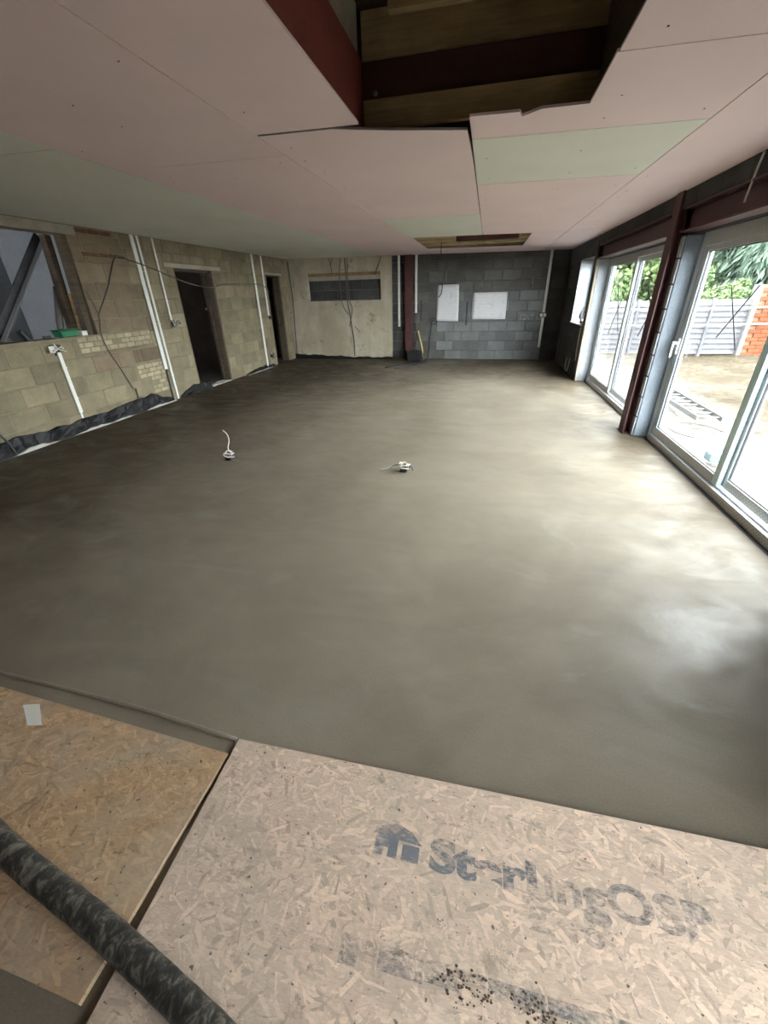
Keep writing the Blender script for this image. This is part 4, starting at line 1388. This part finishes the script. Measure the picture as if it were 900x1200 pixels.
def strands(ob, poly, n, mat, z0):
    bm = None
    def inside(x, y):
        r = False
        for i in range(len(poly)):
            (xa, ya), (xb, yb) = poly[i], poly[(i + 1) % len(poly)]
            if (ya > y) != (yb > y) and x < (xb - xa) * (y - ya) / (yb - ya) + xa: r = not r
        return r
    xs_ = [p[0] for p in poly]; ys_ = [p[1] for p in poly]
    V, F = [], []
    for i in range(n):
        cx, cy = random.uniform(min(xs_), max(xs_)), random.uniform(min(ys_), max(ys_))
        a = random.gauss(0.0, 0.75) if random.random() < 0.7 else random.uniform(0, math.pi)
        L, W = random.uniform(0.025, 0.085), random.uniform(0.005, 0.017)
        ca, sa = math.cos(a), math.sin(a)
        P = []
        for u, w in ((-.5, random.uniform(-.5, 0)), (-.35, .5), (.3, .5 * random.uniform(.5, 1)), (.5, random.uniform(-.2, .3)), (.32, -.5), (-.4, -.5 * random.uniform(.6, 1))):
            x, y = cx + ca * u * L - sa * w * W, cy + sa * u * L + ca * w * W
            P.append((x, y, z0 + 0.0009 * i / n))
        if all(inside(p[0], p[1]) for p in P):
            k = len(V); V += P; F.append(tuple(range(k, k + 6)))
    me = bpy.data.meshes.new('wood_strands')
    me.from_pydata(V, [], F)
    me.materials.append(mat)
    o = bpy.data.objects.new('wood_strands', me); COL.objects.link(o); o.parent = ob
    tag(o, kind='stuff')


strands(ob_r, [(-0.842, 0.838), (-0.815, -0.30), (1.60, -0.33), (1.62, 0.872)], 13000, M['osb'], 0.0186)
strands(ob_l, [(-3.05, 0.875), (-3.07, 0.165), (-0.872, 0.122), (-0.853, 0.775)], 7000, M['osb2'], 0.0186)
# worn print on the pale board
zp = 0.0200


def lettering(name, txt, size, x, y, w=None, bold=0.0, sy=1.0, mat='print'):
    me = text_mesh(txt, size, 0, bold)
    xs = [v.co.x for v in me.vertices]
    if w:
        k = w / (max(xs) - min(xs))
        for v in me.vertices: v.co.x *= k; v.co.y *= sy
    me.materials.clear(); me.materials.append(M[mat])
    o = bpy.data.objects.new(name, me); COL.objects.link(o)
    o.location = (x, y, zp); o.parent = ob_r
    return o


lettering('printed_lettering', 'Sterl', 0.115, -0.036, 0.588, 0.325, 0.005)
lettering('printed_lettering', 'ingOSB', 0.115, 0.305, 0.590, 0.46, 0.004, 1.0, 'print2')
lettering('printed_lettering', 'Zero', 0.075, 0.262, 0.515, 0.2, 0.003, 1.0, 'print2')
bm = bmesh.new()
for (a, b, c, d) in ((-0.215, -0.185, 0.588, 0.640), (-0.17, -0.14, 0.588, 0.64), (-0.125, -0.07, 0.588, 0.632), (-0.185, -0.17, 0.612, 0.64)):
    v = [bm.verts.new(p) for p in ((a, c, zp), (b, c, zp), (b, d, zp), (a, d, zp))]; bm.faces.new(v)
v = [bm.verts.new(p) for p in ((-0.228, 0.642, zp), (-0.062, 0.636, zp), (-0.10, 0.668, zp), (-0.15, 0.684, zp), (-0.20, 0.668, zp))]; bm.faces.new(v)
mesh_obj('printed_house_mark', bm, M['print'], ob_r)
bm = bmesh.new()
x = -0.250
for wd, y0 in ((0.05, 0.335), (0.045, 0.365), (0.12, 0.345), (0.09, 0.352), (0.06, 0.37), (0.14, 0.362), (0.12, 0.366), (0.10, 0.362)):
    v = [bm.verts.new(p) for p in ((x, y0, zp), (x + wd, y0, zp), (x + wd, 0.395, zp), (x, 0.395, zp))]; bm.faces.new(v)
    x += wd + 0.006
mesh_obj('printed_band', bm, M['print2'], ob_r)
# crumbs of mud trodden onto the pale board
bm = bmesh.new()
for i in range(150):
    cx, cy = random.choice(((0.075, 0.375), (0.105, 0.362), (0.255, 0.368), (0.28, 0.36)))
    r = random.uniform(0.0008, 0.0035)
    bmesh.ops.create_icosphere(bm, subdivisions=1, radius=r, matrix=Matrix.Translation((cx + random.gauss(0, 0.028), cy + random.gauss(0, 0.016), zp + r * 0.2)) @ Matrix.Diagonal((1.3, 1.0, 0.45, 1)))
tag(mesh_obj('mud_crumbs', bm, M['bark'], ob_r), kind='stuff')
# strip of pale tape on the tan board
bm = bmesh.new(); prism(bm, [(-1.88, 0.775), (-1.81, 0.795), (-1.70, 0.715), (-1.76, 0.700)], lambda x, y: 0.0196, lambda x, y: 0.0200)
mesh_obj('pale_scuff', bm, M['white'], ob_l)

# pump hose lying over the boards
bm = bmesh.new()
hp = smooth_path([(-2.6, 0.66, 0.058), (-2.0, 0.50, 0.058), (-1.42, 0.345, 0.058), (-0.90, 0.245, 0.058), (-0.53, 0.162, 0.058), (-0.2, 0.075, 0.058), (0.1, -0.02, 0.058)], 26)
tube(bm, hp, 0.037, 18, False, 1, lambda t: 0.0365 + 0.0005 * math.sin(t * 160))
e = tag(empty('pump_hose', (-1.0, 0.26, 0.02)), 'thick scuffed black rubber hose lying across the boards', 'hose')
o = mesh_obj('hose_body', bm, M['hose'], e, True); o.matrix_parent_inverse = Matrix.Translation(-Vector(e.location))
